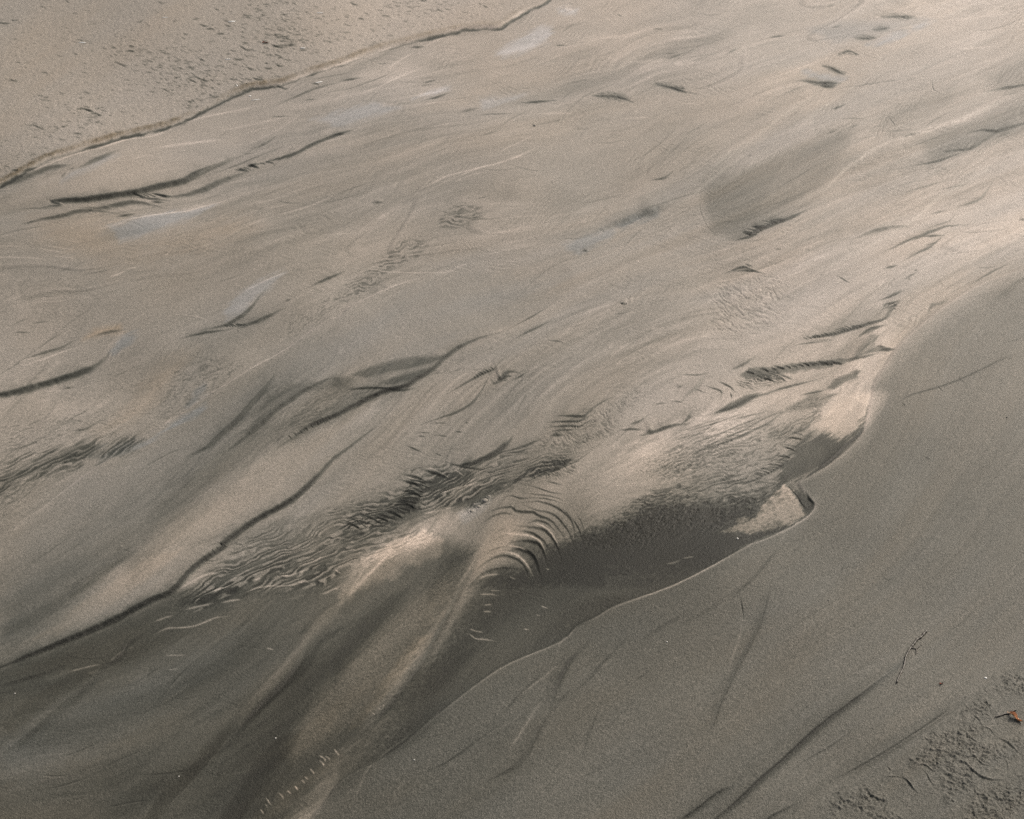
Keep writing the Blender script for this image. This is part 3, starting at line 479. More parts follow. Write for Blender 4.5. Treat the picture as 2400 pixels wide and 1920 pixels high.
# ---- dark threads
for s, w, d, so in [
 ('E 310,850 240,930 160,990 60,1070 D 2100,1160 2000,1270 1840,1420 1600,1560 1420,1700 G 1410,0 1300,80 1200,165 1080,290 960,340 800,420 640,500 480,570 300,650 160,710 0,780 -300,860', 3.8, -1.25, 1.0),
 ('E 1100,1000 1050,1060 980,1120 880,1170 800,1195 700,1195', 4.2, -1.1, 1), ('E 1290,210 1200,265 1090,325', 1.3, -.7, 0), ('E 1330,285 1220,345 1110,400', 1.7, -.8, 0),
 ('E 1040,358 940,380 840,415 750,455 690,495 640,530 600,570 550,610 480,650 400,700 280,730 180,770 60,830 0,865 D 2080,900 1960,950 1860,1020 1760,1090 1700,1150', 2.4, -.95, 1.5),
 ('E 500,695 430,715 300,722 180,715 60,720 0,715', 1.5, -.7, 1), ('D 2156,650 2080,655 2000,690 1920,730 1850,780 1750,850 1650,940 1500,1060 1380,1150', 1.7, -.65, 2),
 ('D 1750,590 1700,680 1600,800 1480,930 1380,1020 1300,1090 1150,1160', 3.0, -.75, 3), ('D 2160,0 2060,50 1980,90', 2.4, -.9, 0), ('D 1640,170 1580,240 1500,300 1420,340 1340,360', 2.4, -.85, 1.5),
 ('D 1420,370 1300,390 1170,420', 2.2, -.85, 0), ('D 1760,250 1680,290 1610,320 1540,335', 2.8, -.8, 1), ('D 1600,330 1500,360', 1.3, -.5, 0), ('D 1840,180 1800,195', 1.3, -.6, 0),
 ('D 700,480 640,550 560,600 450,640 350,670 250,700 130,740 0,770 -200,800', 5.0, -.95, 3), ('D 440,440 380,470 280,500 180,530', 1.8, -.55, 1), ('D 770,368 680,380 600,400', 2.0, -.5, 1), ('D 460,710 400,725', 1.5, -.55, 0),
 ('D 180,378 100,378', 1.3, -.5, 0), ('D 310,310 200,325', 1.3, -.4, 0), ('D 600,940 540,980 470,990', 1.8, -.5, 1),
 ('A 2260,820 2000,910 1850,980 1700,1015 1640,1030', 2.3, -.9, 1), ('A 1500,1095 1400,1130 1300,1180 1180,1220 1080,1235', 5.0, -.8, 2), ('A 1640,1030 1560,1045', 2.0, -.8, 0),
 ('A 1590,950 1480,985 1350,1040 1220,1095 1150,1135 1000,1170 850,1215 650,1250 520,1270 340,1280 W 760,1200 600,1225 440,1245 300,1240', 3.8, -.95, 2),
 ('A 1740,860 1680,900 1590,935', 1.6, -.5, 0), ('A 1720,950 1620,985 1500,1030 1350,1080', 1.4, -.5, 0), ('A 1540,1070 1480,1060', 1.4, -.8, 0),
 ('W 2100,1120 1950,1110 1750,1085', 1.8, -.8, 1), ('W 2156,1070 2000,1055', 1.6, -.8, 1), ('W 1920,1185 1800,1160 1680,1150 1560,1170 1440,1205 1300,1240 1150,1240', 4.6, -.8, 2), ('W 2060,1150 1920,1150', 2.6, -.7, 0),
 ('W 1320,1285 1130,1272 950,1295 850,1330 700,1365 560,1385 430,1415', 3.4, -.8, 1.5), ('W 430,1415 330,1455', 1.2, -.5, 0), ('W 1680,1305 1600,1325 1490,1345', 2.0, -.8, 1),
 ('W 940,700 760,720 600,750 400,830 200,920 0,1000', 3.2, -.55, 3), ('W 1420,530 1300,590 1180,650 1050,715', 3.4, -.75, 2), ('W 830,810 780,860', 1.4, -.7, 0), ('W 960,740 860,770', 1.2, -.4, 0),
 ('A 2156,530 2000,570 1900,605 1780,650', 1.5, -.5, 1), ('A 2000,635 1920,640', 1.2, -.5, 0), ('A 1830,735 1700,735', 1.2, -.45, 0), ('B 120,505 0,525', 1.8, -.7, 0), ('B 300,405 230,410', 1.3, -.4, 0),
 ('B 360,440 250,500 170,530 60,570 -50,590', 1.2, -.35, 0), ('B 680,600 600,630 540,642', 1.7, -.7, 0), ('B 1330,640 1250,650 1150,660', 2.2, -.95, 0), ('B 600,512 520,535', 1.4, -.6, 0), ('B 580,545 500,550', 1.2, -.4, 0),
 ('B 1090,735 980,740 870,745', 1.1, -.5, 0), ('B 50,845 0,858 A 2090,870', 1.6, -.6, 0), ('B 860,700 760,725', 1.6, -.35, 1), ('B 2090,1080 2040,1115 1970,1128', 2.1, -.8, 0), ('B 1560,1572 1525,1570', 1.5, -.8, 0),
 ('B 260,1282 200,1288', 1.8, -.55, 0), ('B 1225,808 1210,810', 1.5, -.8, 0), ('B 1410,300 1355,302', 1.2, -.6, 0), ('B 2156,345 2090,372 2050,380', 1.8, -.6, 0), ('B 2110,345 2040,348', 1.1, -.5, 0), ('B 2030,195 1970,200', 1.2, -.5, 0),
 ('B 1775,120 1740,105', 1.2, -.4, 0), ('B 520,300 440,305', 2.0, -.7, 0),
 # upper right
 ('C 800,1308 740,1345 660,1385 600,1405 500,1440 420,1490 350,1508 300,1512', 2.6, -1.0, 1), ('C 560,1425 500,1440 450,1455', 2.6, -.8, 1), ('C 1500,830 1440,845 1395,862', 1.3, -.7, 0),
 ('C 2200,770 2080,800 1980,825 1900,815 1850,820', 2.4, -.9, 1.5), ('C 1980,825 1900,880 1820,930 1740,938 1660,945', 2.0, -.85, 1), ('C 1750,962 1680,985 1600,1012 1500,1030', 2.0, -1, 0), ('C 2080,820 2000,860', 1.6, -.4, 1),
 ('C 2200,530 2100,540 2000,552 1950,562', 2.2, -.8, 1), ('C 1940,1170 1880,1250 1830,1275 1760,1295', 1.6, -.6, 1), ('C 1660,1325 1580,1345', 1.4, -.6, 0),
 ('C 1740,1425 1660,1435 1580,1465 1500,1500 1420,1530 1330,1572', 2.9, -1, 0), ('C 1640,1492 1580,1498 1520,1500', 1.7, -.9, 0), ('C 1630,1508 1560,1570 1480,1610 1420,1645', 2.2, -1, 0), ('C 1600,1540 1530,1560', 1.4, -.6, 0), ('C 1720,1350 1690,1395 1600,1430 1540,1450', 1.3, -.55, 0),
 ('C 1390,1432 1320,1440 1200,1470 1100,1510', 2.4, -.55, 3), ('C 1350,1690 1280,1710', 1.8, -.9, 0), ('C 1480,1715 1460,1725', 1.2, -.7, 0), ('C 1980,1690 1860,1700', 1.2, -.3, 0), ('C 2040,1680 1950,1725 F 1830,70', 1.5, -.8, 0), ('C 2170,1385 2130,1392', 2.0, -.7, 0),
 ('C 655,222 555,236', 1.3, -.8, 0), ('C 355,312 280,352', 1.6, -.7, 0), ('C 1000,150 950,165', 1.1, -.7, 0), ('C 965,20 910,35', 1.1, -.6, 0), ('C 1030,640 970,668 945,672', 1.5, -.8, 0), ('C 1150,740 990,743', 1.1, -.45, 0), ('C 1110,780 1060,805', 1.3, -.5, 0), ('C 960,822 930,838', 1.3, -.5, 0),
 ('C 980,500 880,502 760,497', 2.0, -.8, 1), ('C 970,515 930,525 880,520', 2.6, -.7, 1), ('C 1450,90 1370,85 1290,92', 1.3, -.4, 2), ('C 1100,320 1050,305 990,325', 1.3, -.7, 0), ('C 1010,440 960,415 910,395', 1.8, -.5, 1), ('C 1200,225 1100,222', 1.3, -.5, 0), ('C 1300,160 1220,175', 1.3, -.3, 0),
 ('C 50,580 0,570 B 2130,560 2060,540 1980,530', 1.4, -.5, 2), ('B 1835,635 1780,615 1720,605 1640,607 1590,605', 1.3, -.5, 1), ('C 1350,1230 1480,1190 1700,1130', 1.6, -.3, 0), ('C 1580,490 1590,545 1620,565', 1.2, -.4, 0), ('C 1300,720 1350,800', 1.2, -.4, 0),
 ('C 590,1575 620,1575', 1.2, -.6, 0), ('C 450,1700 380,1680 290,1705', 2.0, -.9, 0), ('C 500,1720 420,1700 350,1700', 2.2, -.9, 0), ('C 440,1675 400,1665', 1.5, -.8, 0), ('C 430,960 410,990', 1.4, -.3, 0),
 # centre
 ('E 1000,560 960,600 900,625 820,665 700,730', 2.2, -.85, 0), ('X 320,380 340,405 400,380 480,320 540,250 600,190 680,160 780,170', 2.6, -.95, 1), ('X 530,270 640,265 720,250', 1.7, -.8, 0), ('X 500,310 620,295', 1.7, -.8, 0), ('X 520,350 620,350', 1.3, -.7, 0),
 ('X 430,330 520,300', 5.0, -.7, 0), ('X 1035,185 950,235 860,290 740,335', 1.4, -.85, 0), ('E 920,670 880,740 820,810 730,860 640,890 565,915', 2.0, -.9, 0), ('E 1180,740 1130,830 1100,890', 1.2, -.4, 0),
 ('E 670,925 570,928', 1.1, -.5, 0), ('E 420,1075 500,1105', 1.5, -.8, 0), ('E 490,985 560,990', 1.1, -.7, 0), ('E 485,1010 530,1012', 1.3, -.7, 0), ('E 600,1000 670,1012', 1.1, -.6, 0), ('E 590,1115 640,1135', 1.1, -.7, 0), ('E 715,982 765,985', 1.2, -.7, 0),
 ('E 780,925 800,930', 1.2, -.7, 0), ('E 1400,435 1370,425 1310,422', 1.4, -.55, 0), ('E 1760,185 1800,190', 1.8, -.7, 0), ('E 1805,240 1740,250', 1.0, -.5, 0),
 ('E 1380,900 1470,905 1530,905 1560,880 1600,850', 2.6, -1, 0), ('E 1330,938 1450,938 1500,935 1560,905', 2.2, -1, 0), ('E 1330,970 1450,965 1500,968 1560,935', 2.0, -1, 0), ('E 1350,995 1450,988 1480,985', 1.6, -.9, 0), ('E 1040,1115 1120,1100 1200,1070 1260,1045', 2.4, -.9, 0), ('E 1400,1020 1330,1022', 2.4, -.7, 1), ('E 1040,1130 1130,1120 1190,1100', 1.6, -.8, 0),
 ('E 1700,790 1620,830 1560,870', 1.2, -.7, 0), ('E 1560,1140 1490,1190 1440,1210', 1.2, -.7, 0), ('E 1440,1210 1340,1280 1200,1370 1020,1370', .1, -.01, 0), ('Z 1830,130 1640,250 1450,330', 2.4, -.6, 1), ('Z 1450,215 1300,280 1180,370 1060,430 960,510', 2.6, -.95, 1), ('Z 1340,260 1200,350 1090,440 980,520', 1.4, -.8, 0),
 ('E 1760,995 1840,988 1900,992', 1.6, -.9, 0), ('E 1820,960 1880,940 1910,920', 2.0, -.8, 0), ('E 2156,960 2100,965 2020,990 1960,1010 1920,1020', 3.2, -1, 1), ('E 1930,1010 1970,1000', 4.2, -.6, 0), ('E 2156,720 2120,735', 1.6, -.7, 0), ('E 2050,825 1980,835', 1.3, -.6, 0), ('E 2156,825 2080,815', 1.3, -.5, 0),
 ('E 400,1250 480,1270 530,1295', 2.0, -.9, 1), ('E 380,1285 460,1310 520,1350', 2.4, -.9, 1), ('E 520,1220 600,1245 680,1280', 2.6, -.9, 1), ('Z 310,155 400,195 520,220 640,240 750,240', 1.9, -.9, 0),
 # F fronds and lines
 ('F 1320,240 1290,290 1220,320 1120,350 1050,370 960,395 850,410 740,430', 2.9, -1, 0), ('F 900,440 820,445 720,460', 1.2, -.7, 0), ('F 950,430 820,432', 1.0, -.5, 0), ('F 1265,345 1180,365 1110,410', 2.0, -.8, 1), ('F 1370,190 1270,210', 1.6, -.8, 0), ('F 1360,205 1290,232', 1.4, -.8, 0), ('F 1380,130 1300,165 1250,180', 1.6, -.8, 0),
 ('F 1210,520 1130,540 1060,555', 2.6, -.9, 0), ('F 1240,405 1160,470 1090,530', 1.6, -.6, 1), ('F 1330,485 1250,495', 2.6, -.8, 1), ('F 1280,480 1230,470', 1.6, -.8, 0), ('F 950,580 860,578', 2.0, -.6, 0), ('F 440,545 390,580 315,618', 2.6, -.8, 0), ('F 810,680 700,710 600,740 520,770', 2.2, -.9, 0), ('F 520,770 420,800 330,850 210,890', 3.4, -.8, 1),
 ('F 1130,615 1090,640', 2.0, -.9, 0), ('F 900,735 830,750 760,765', 1.8, -.9, 0), ('F 700,870 620,890 540,950 400,1020 260,1080 100,1130 0,1160', 1.5, -.65, 0), ('F 720,860 560,900 380,1000 200,1080 60,1150', 1.2, -.6, 0), ('F 560,890 380,960 200,1040 0,1100', 1.2, -.6, 0), ('F 400,890 200,960 50,1000', 1.2, -.6, 0), ('F 520,880 300,940', 1.3, -.6, 0),
 ('F 50,890 30,930 0,955', 2.4, -.9, 0), ('F 60,910 40,925', 1.5, -.6, 0), ('F 160,640 90,655 0,650', 1.4, -.7, 0), ('F 130,660 80,740 20,780 0,800', 3.4, -.35, 2), ('F 230,700 290,725 330,760', 1.6, -.8, 0), ('F 160,730 240,760 240,800', 1.7, -.7, 0), ('F 300,770 310,800', 1.6, -.7, 0), ('F 180,795 185,800', 1.6, -.4, 0), ('F 70,740 150,770', 1.3, -.4, 0),
 ('F 1150,920 1120,1000 1040,1070 960,1150 880,1220 800,1270', 3.2, -.9, 0), ('F 840,1245 780,1290', 2.2, -.9, 0), ('Y 1050,400 1130,490 1210,580 1290,640', 1.1, -.8, 0), ('Y 1370,560 1400,630 1450,690 1490,740 1480,790', 3.0, -.95, 0), ('Y 1200,560 1260,680 1330,780 1370,850', 1.5, -.7, 0),
 ('F 1170,830 1160,880 1150,910', 1.2, -.7, 0), ('F 690,1250 640,1300 610,1330', 3.0, -.6, 1), ('F 820,920 780,970 700,1010', 2.2, -.8, 1), ('F 700,1090 650,1180 580,1240 480,1290', 1.8, -.8, 1), ('F 980,30 1050,75', 1.4, -.6, 0), ('F 570,90 600,150', 1.1, -.3, 0), ('F 890,12 870,20', 1.2, -.5, 0),
 ('F 1470,10 1400,50', 1.4, -.7, 0), ('F 1440,40 1420,60', 1.2, -.5, 0), ('F 2200,30 2100,70 2040,130 1940,190', 2.6, -.35, 3),
 # near bank threads
 ('F 2156,495 2040,535 1950,570 1800,640 1640,700 1500,740 1400,780 1310,850', 1.2, -.5, 1), ('F 2156,410 2000,450', 1.1, -.2, 0), ('F 1610,700 1650,735', 1.2, -.5, 0), ('F 1750,655 1790,685', 1.0, -.4, 0), ('F 1390,810 1410,830', 1.4, -.5, 0), ('F 1520,1140 1575,1170', 1.2, -.4, 0), ('F 2045,912 2050,914', 1.6, -.5, 0),
 ('F 2080,535 2060,545', 1.4, -.6, 0),
 ('I 620,0 540,100 440,220 350,300 280,380', 1.4, -.45, 1), ('I 740,0 690,60', 1.2, -.4, 0), ('I 365,340 380,400 385,450', 1.6, -.45, 1), ('I 560,200 530,300 490,450 420,600 330,760 270,890 220,1000 180,1120 100,1240', 1.8, -.45, 4),
 ('I 1400,720 1250,830 1130,930 980,1040 800,1180 640,1330 480,1470 320,1620 180,1725 60,1830', 2.0, -.75, 6), ('I 1080,1150 960,1240 800,1330 700,1400', 1.2, -.4, 1), ('I 340,1500 220,1550 100,1640 0,1710 H 2100,1780', 2.2, -.5, 4), ('I 1840,790 1800,860 1760,900', 1.2, -.35, 0), ('I 1215,1155 1190,1150', 1.2, -.5, 0),
 ('I 1800,930 1640,1050 1480,1160 1340,1250 1200,1330 1050,1410 900,1490', 1.4, -.25, 7), ('I 700,1630 560,1700 440,1780', 2.4, -.4, 3), ('I 300,310 160,400 0,490', 1.2, -.3, 3),
 ('I 1270,190 1300,210 1330,190', 1.2, -.5, 0), ('I 1000,145 1080,110', 1.1, -.4, 0), ('I 1880,370 1740,490 1560,600', 1.1, -.3, 0),
 ('H 1510,650 1440,720 1380,830 1350,900 1330,980', 3.6, -.85, 3), ('H 1340,1000 1260,1120 1180,1280 1080,1400 900,1500', 1.8, -.4, 4), ('H 1430,920 1360,1000', 1.4, -.5, 1), ('H 1760,620 1640,740 1560,840 1470,920', 1.5, -.5, 1), ('H 2156,430 2000,520 1880,600', 1.2, -.25, 3), ('H 1950,770 1840,860', 1.2, -.4, 0),
 ('H 1630,1020 1560,1200 1520,1320', 1.4, -.5, 0), ('H 1250,820 1140,930 1030,1050', 1.5, -.5, 1), ('H 940,1180 800,1280 690,1360 570,1420', 1.5, -.6, 1), ('H 1620,440 1480,520', 1.8, -.8, 1),
 ('H 880,0 820,130 740,260 680,380 600,540 500,740 400,880 300,1010 160,1170 20,1280', 1.6, -.55, 6), ('H 680,980 560,1120 400,1250 200,1370', 2.0, -.3, 8),
 ('G 880,560 800,620 760,690 680,760', 1.8, -.4, 4), ('G 680,760 560,880 400,1020 280,1130 100,1270 0,1340', 2.0, -.35, 8), ('G 1960,580 1840,800 1640,1000 1500,1140', 2.4, -.4, 7), ('G 0,900 200,840 360,780', 2, -.3, 5),
 ('G 850,20 700,130 500,270 380,370', 2.0, -.25, 4),
 ('A 430,0 430,0.1', .1, 0, 0)]:
    if abs(d) > .02: stroke(s, w, d, 0.55, 0.28, 0.25, soft=so)
# tiny comb teeth on some dark edges
def comb(s, n, ln, ang, w=1.2, d=-.8):
    p = smooth(pts(s), 8)
    for k in range(n):
        x, y = p[int((k+rng.uniform(.2, .8))/n*(len(p)-1))]; L = ln*rng.uniform(.5, 1.3); a = radians(ang+rng.uniform(-9, 9))
        stroke(np.array([[x, y], [x+L*cos(a)*.5, y+L*sin(a)*.5-1], [x+L*cos(a), y+L*sin(a)]]), w*rng.uniform(.7, 1.2), d*rng.uniform(.6, 1), .5, .45, ends='end')
comb('C 640,1388 500,1440 400,1495', 12, 22, 190, 1.3)
comb('C 500,1440 400,1495', 5, 18, -5, 1.3)
comb('A 1700,1015 1560,1045 1500,1065', 7, 20, 20, 1.4)
comb('A 1080,1235 950,1240 880,1245', 6, 30, 200, 1.6)
comb('F 1120,350 960,390 760,430', 16, 16, 195, 1.2)
comb('F 1000,575 760,590 400,650', 26, 22, 190, 1.5)
comb('F 620,650 450,680', 7, 30, 20, 1.5)
comb('E 960,600 830,660', 10, 10, 200, 1.0)
comb('D 1560,340 1420,350', 8, 16, 200, 1.1)
comb('G 1410,0 1200,165', 12, 8, 200, .9, -.6)
comb('D 2080,900 1800,1050', 16, 9, 200, .8, -.5)
comb('E 530,1310 400,1500 60,1600', 22, 40, 200, 1.8, -.9)
comb('E 560,1300 480,1420 420,1500', 12, 50, 185, 2.2, -1)
comb('F 760,1020 640,1200 480,1290', 18, 34, 190, 1.3, -.6)

# ---- pale threads
for s, w, d in [
 ('A 540,1010 600,970 680,920 800,880 960,850 1100,795 1250,740 1450,700 1600,672 1750,655', 1.9, .75), ('W 0,970 200,870 400,790 600,715 820,620 1000,560 1300,470 1600,360 1960,265', 1.5, .9),
 ('A 1250,715 1450,620 1600,565', 1.3, .8), ('A 1740,550 1950,490 2156,425 B 300,315 500,262', 1.2, .7), ('B 470,330 350,400 280,450', 1.6, .8), ('B 760,205 600,260 480,330', 1.4, .6), ('B 1000,190 1060,158 1130,110 1190,80', 3.2, .5), ('B 1290,35 1340,0', 2.0, .5),
 ('B 600,400 400,480 300,530 200,590', 2.2, .5), ('B 900,385 700,440 500,490 300,540', 1.6, .45), ('B 900,330 600,420', 1.4, .3), ('B 740,715 600,750 300,790', 2.4, .3), ('B 1420,345 1200,430', 1.2, .45), ('B 1300,290 1100,330 950,350', 12, .35), ('B 1340,190 1250,250 1180,280', 6, .3),
 ('B 680,560 560,600 450,620', 11, .35), ('B 400,480 250,550 100,620', 1.6, .35), ('B 560,825 700,795', 1.3, .35), ('B 1480,715 1330,722 1250,735', 2.0, .5), ('B 1960,728 1850,735 1740,745', 1.8, .5), ('B 1480,85 1400,75', 7, .35), ('B 1950,200 1800,235 1600,260', 5, .35), ('B 2100,370 1950,390 1780,400', 5, .35), ('B 2156,400 2100,420', 6, .4),
 ('B 1220,872 1100,930 960,1000', 1.4, .6), ('B 1330,868 1240,940 1150,990 1000,1050 880,1080 700,1120 600,1160 480,1220 400,1280', 1.8, .75), ('B 1150,990 1080,1025', 3.0, .5), ('B 950,1100 800,1130 680,1180', 1.2, .6), ('B 1000,1050 850,1090 620,1180 500,1260', 1.1, .6), ('B 400,1290 320,1330 220,1400', 6.5, .35), ('B 280,1350 230,1400', 4, .5),
 ('B 870,1630 750,1665 620,1710 D 2300,-20', 1.4, .6), ('B 400,1450 250,1500 100,1540', 3, .2), ('E 560,0 400,50 280,95 150,160 40,220', 1.6, .8), ('D 2156,260 2000,340 1800,480 1600,590 1440,690 1270,780 1200,840 1090,900 1030,950', 1.4, .75), ('D 1090,900 1030,950', 2.2, .9), ('D 630,1200 500,1290 380,1380 290,1450', 1.5, .8), ('D 1440,1250 1350,1330 1200,1460 1060,1590 900,1710', 1.5, .6), ('D 1560,850 1640,760', 2.4, .4),
 ('D 160,1370 120,1440 0,1530', 1.6, .4), ('D 1700,1180 1630,1205', 2, .35), ('D 820,0 740,25 680,50', 2.2, .8), ('D 1860,0 1700,60 1500,160', 1.6, .75), ('D 520,465 440,480 300,530 80,605', 2.1, .8), ('D 240,525 100,560', 1.6, .6), ('D 780,425 700,450 620,470', 1.6, .45), ('D 1700,100 1550,220 1440,290', 12, .15),
 ('A 1080,1605 1040,1630', 1.6, .7), ('A 900,1690 780,1725', 2, .7), ('A 2156,1220 2000,1290 1850,1340 1700,1380', 1.9, .65), ('A 1700,1380 1560,1440', 4, .3), ('A 2000,1200 1700,1270 1500,1300', 5, .22), ('A 1900,1420 1500,1500', 4, .2),
 ('A 1500,1240 1200,1330 1060,1350 850,1385 700,1410', 2.8, .85), ('A 850,1385 700,1440 560,1470', 3, .4), ('A 1300,1370 1100,1400 900,1430 780,1520', 26, .14), ('A 1460,865 1300,880 1100,905 920,935', 4.5, .55), ('A 1880,715 1750,750 1550,785 1350,820', 2.6, .4), ('A 1950,665 1850,760 1650,870 1500,910', 1.6, .4), ('A 1750,790 1550,830', 1.3, .35), ('A 950,965 830,1010', 1.4, .4),
 ('A 400,1120 300,1150 230,1210', 5, .25), ('A 1590,940 1480,985 1280,1070 1180,1125', 1.3, .55), ('A 340,1660 200,1640 0,1635 -200,1650', 1.6, .6), ('A 500,1590 380,1575 250,1550', 1.3, .55), ('A 480,1605 350,1600 200,1560', 1.2, .45), ('A 520,1540 420,1530', 1.2, .4), ('A 100,1490 0,1510', 1.2, .4), ('A 490,1680 440,1640 300,1630', 1.2, .45), ('A 170,1570 0,1560', 1.1, .35),
 ('D 460,185 330,190 200,195', 1.3, .4), ('D 400,170 200,170', 1.1, .3), ('D 300,240 150,240', 1.3, .3), ('D 50,265 0,270', 1.2, .4), ('D 1340,320 1250,290 1120,275', 1.4, .4), ('D 1300,340 1180,335', 1.1, .3), ('D 130,155 20,190', 1.2, .4), ('D 330,790 200,820', 1.6, .4), ('D 430,725 250,745', 1.3, .4),
 ('E 1770,150 1700,190 1600,220 1530,270 1450,310', 5.0, .5), ('E 1490,310 1400,380 1350,410', 2.2, .4), ('E 2060,330 1980,350 1900,390 1880,415', 3.6, .45), ('E 2020,330 1940,350', 1.5, .5), ('E 1830,430 1760,480 1700,525', 4.0, .5), ('E 1730,400 1680,500 1660,550', 1.6, .45), ('E 1240,550 1230,590 1180,620', 1.8, .4), ('E 1860,510 1850,540 1820,530', 1.2, .5), ('E 1720,550 1750,580 1760,555 1790,575', 1.2, .5),
 ('E 910,670 860,740 800,815', 1.6, .5), ('E 620,780 540,850 470,900', 1.3, .4), ('E 1150,780 1110,860 1090,880', 1.4, .4), ('E 1160,900 1120,970', 2, .35), ('E 1900,1040 1800,1090 1700,1130', 5, .25), ('E 1540,1180 1400,1240 1250,1310', 2, .4), ('E 1900,1045 2050,1000', 3, .3),
 ('C 1530,440 1430,465 1320,495', 2.4, .35), ('C 2100,600 1950,640 1800,730 1650,780 1500,830 1300,900', 5.5, .45), ('C 1850,745 1700,760', 3, .3), ('C 860,740 760,780 650,830 540,870', 4, .35), ('C 2000,270 1850,280 1700,285', 4, .35), ('C 1420,170 1250,220 1170,270', 6, .2), ('C 1600,110 1350,170 1200,240', 4, .3), ('C 860,940 760,1020', 1.4, .2), ('C 1700,1330 1550,1370 1420,1400', 1.8, .35), ('C 2020,1130 1800,1240', 2, .3),
 ('C 900,180 600,240 350,320 0,420', 3, .25), ('C 400,960 250,1060', 2, .2), ('C 2156,60 1600,110', 5, .2), ('B 1870,1625 1880,1650', 1.8, .6), ('B 1645,1440 1630,1475', 1.8, .5), ('B 1890,1350 1860,1380', 1.8, .5), ('B 1600,1450 1500,1480 1350,1540', 1.8, .35), ('B 2120,1400 2060,1500', 3, .25),
 ('B 2156,1240 2000,1300 1900,1330 1740,1400 1600,1450', 8, -.22), ('B 2000,1320 1900,1345', 7, -.3),
 ('F 1180,650 1090,730', 1.3, .3), ('F 2156,1160 2000,1260 1880,1330', 1.2, .3), ('F 2156,960 1900,1150', 1.1, .2), ('F 1250,880 1060,1080 950,1190 800,1310', 2.2, .3), ('F 820,1240 760,1275 680,1320', 2.2, .7), ('F 1210,410 1160,490 1110,530', 1.6, .6), ('F 940,575 1010,590', 1.6, .7), ('F 120,400 100,640', 3, .1),
 ('Y 0,1640 300,1490 600,1340 950,1190 1100,1070 1300,960 1460,860 1500,780', 1.6, .8), ('Y 0,1600 300,1460 600,1320 980,1160', 1.0, .6), ('I 400,20 200,135 0,240 H 2000,300 1830,350 1720,385', 2.0, .8),
 ('I 380,410 375,480 350,600 310,700 270,850', 2.0, .55), ('I 260,880 215,1000', 2.4, .35), ('I 340,300 200,380 0,495', 1.3, .35), ('I 1380,735 1250,830 1100,940', 1.6, .5), ('I 1100,940 960,1060 800,1180', 1.2, .3), ('I 1840,900 1650,1060 1500,1160 1340,1260 1200,1340 1000,1450', 1.4, .5), ('I 1385,40 1350,150 1320,200', 1.2, .35), ('I 2156,200 1900,330 1700,500', 1.2, .2), ('I 1640,440 1500,510', 1.2, .2), ('I 1080,1150 900,1260', 1.2, .3), ('I 560,1600 400,1700', 1.6, .35),
 ('H 1440,545 1390,600 1370,660 1350,730', 2.0, .45), ('H 1410,770 1370,758 1330,785 1280,830 1150,930 1080,1010', 1.6, .7), ('H 1300,1000 1260,995 1230,1030 1170,1130 1090,1250 1030,1330', 3.4, .6), ('H 1030,1330 960,1420', 4, .25), ('H 1450,490 1410,510', 2, .5), ('H 1180,1020 1060,1130 900,1200', 1.4, .3), ('H 940,1190 700,1340', 1.1, .2), ('H 540,1120 400,1230 260,1330 160,1430 100,1560 20,1700', 2.6, .45), ('H 1530,640 1480,680', 2, .2), ('H 1740,680 1600,800', 3, .15), ('H 1640,430 1500,510', 1, .3),
 ('H 860,50 760,230 700,340 640,440 500,620', 5.5, .35), ('H 850,40 800,140 740,240', 2, .4), ('H 330,0 200,130 80,260 0,360', 5.0, .7), ('H 160,100 60,260 0,340', 1.4, .5), ('H 20,1270 0,1300', 2.6, .5),
 ('G 1960,470 1900,620 1830,730 1700,870 1560,1010', 5, .25), ('G 1440,1200 1380,1290 1290,1400', 1.5, .6), ('G 1290,1400 1200,1500 1040,1660', 2, .2), ('G 780,660 730,700 690,740', 1.4, .7), ('G 850,640 800,645', 1.1, .5), ('G 660,745 600,760 520,780 420,810', 2.4, .75), ('G 640,770 600,800 540,820', 4, .35), ('G 500,780 350,840 250,880', 9, .25), ('G 620,165 400,330 250,480', 2, .15), ('G 960,340 640,500 300,645', 1.2, .45)]:
    stroke(s, w, d, 0.4, 0.3, 0.2)
patch('H 0,360 -20,250 130,60 320,-60 520,-110 640,-60 660,20 560,80 400,110 330,190 200,210 100,280', 0.55, 10, 12, -45, (24, 5), c=.4)
patch('E 440,1600 560,1520 760,1490 800,1500 700,1600 560,1700 420,1760 330,1760', 0.25, 18, 10, -40)
# centre-left of delta: pale apron below the fan stem
patch('Z 560,1500 640,1300 760,1000 850,860 1000,800 1150,900 1250,1000 1150,1120 1000,1300 800,1400 640,1560', 0.22, 16, 8, -50, c=.3)
# stem and speckled foam by it
patch('H 540,240 640,60 720,0 800,-40 860,-20 820,100 760,200 700,300 560,330', -0.25, 14, 10, -55, g=1.2)
patch('E 740,1500 830,1440 900,1400 950,1420 880,1500 790,1560 760,1560', 0.15, 8, 4, -35, g=.8, c=-1)
# ochre stains on the left
patch('A 200,1400 600,1360 800,1420 700,1480 900,1560 1400,1420 1600,1440 1300,1560 800,1640 700,1720 300,1500', 0.04, 50, 20, -20, c=.9)
patch('D 520,420 600,360 760,330 780,380 600,400', 0.05, 10, 6, -18, c=1.6)
patch('D 600,1000 750,900 900,700 1150,500 1250,480 1000,800 800,930', 0.03, 30, 12, -35, c=.9)
patch('W 780,920 900,800 1100,740 1300,600 1500,560 1250,700 900,860', 0.04, 10, 6, -28, c=-1.6)

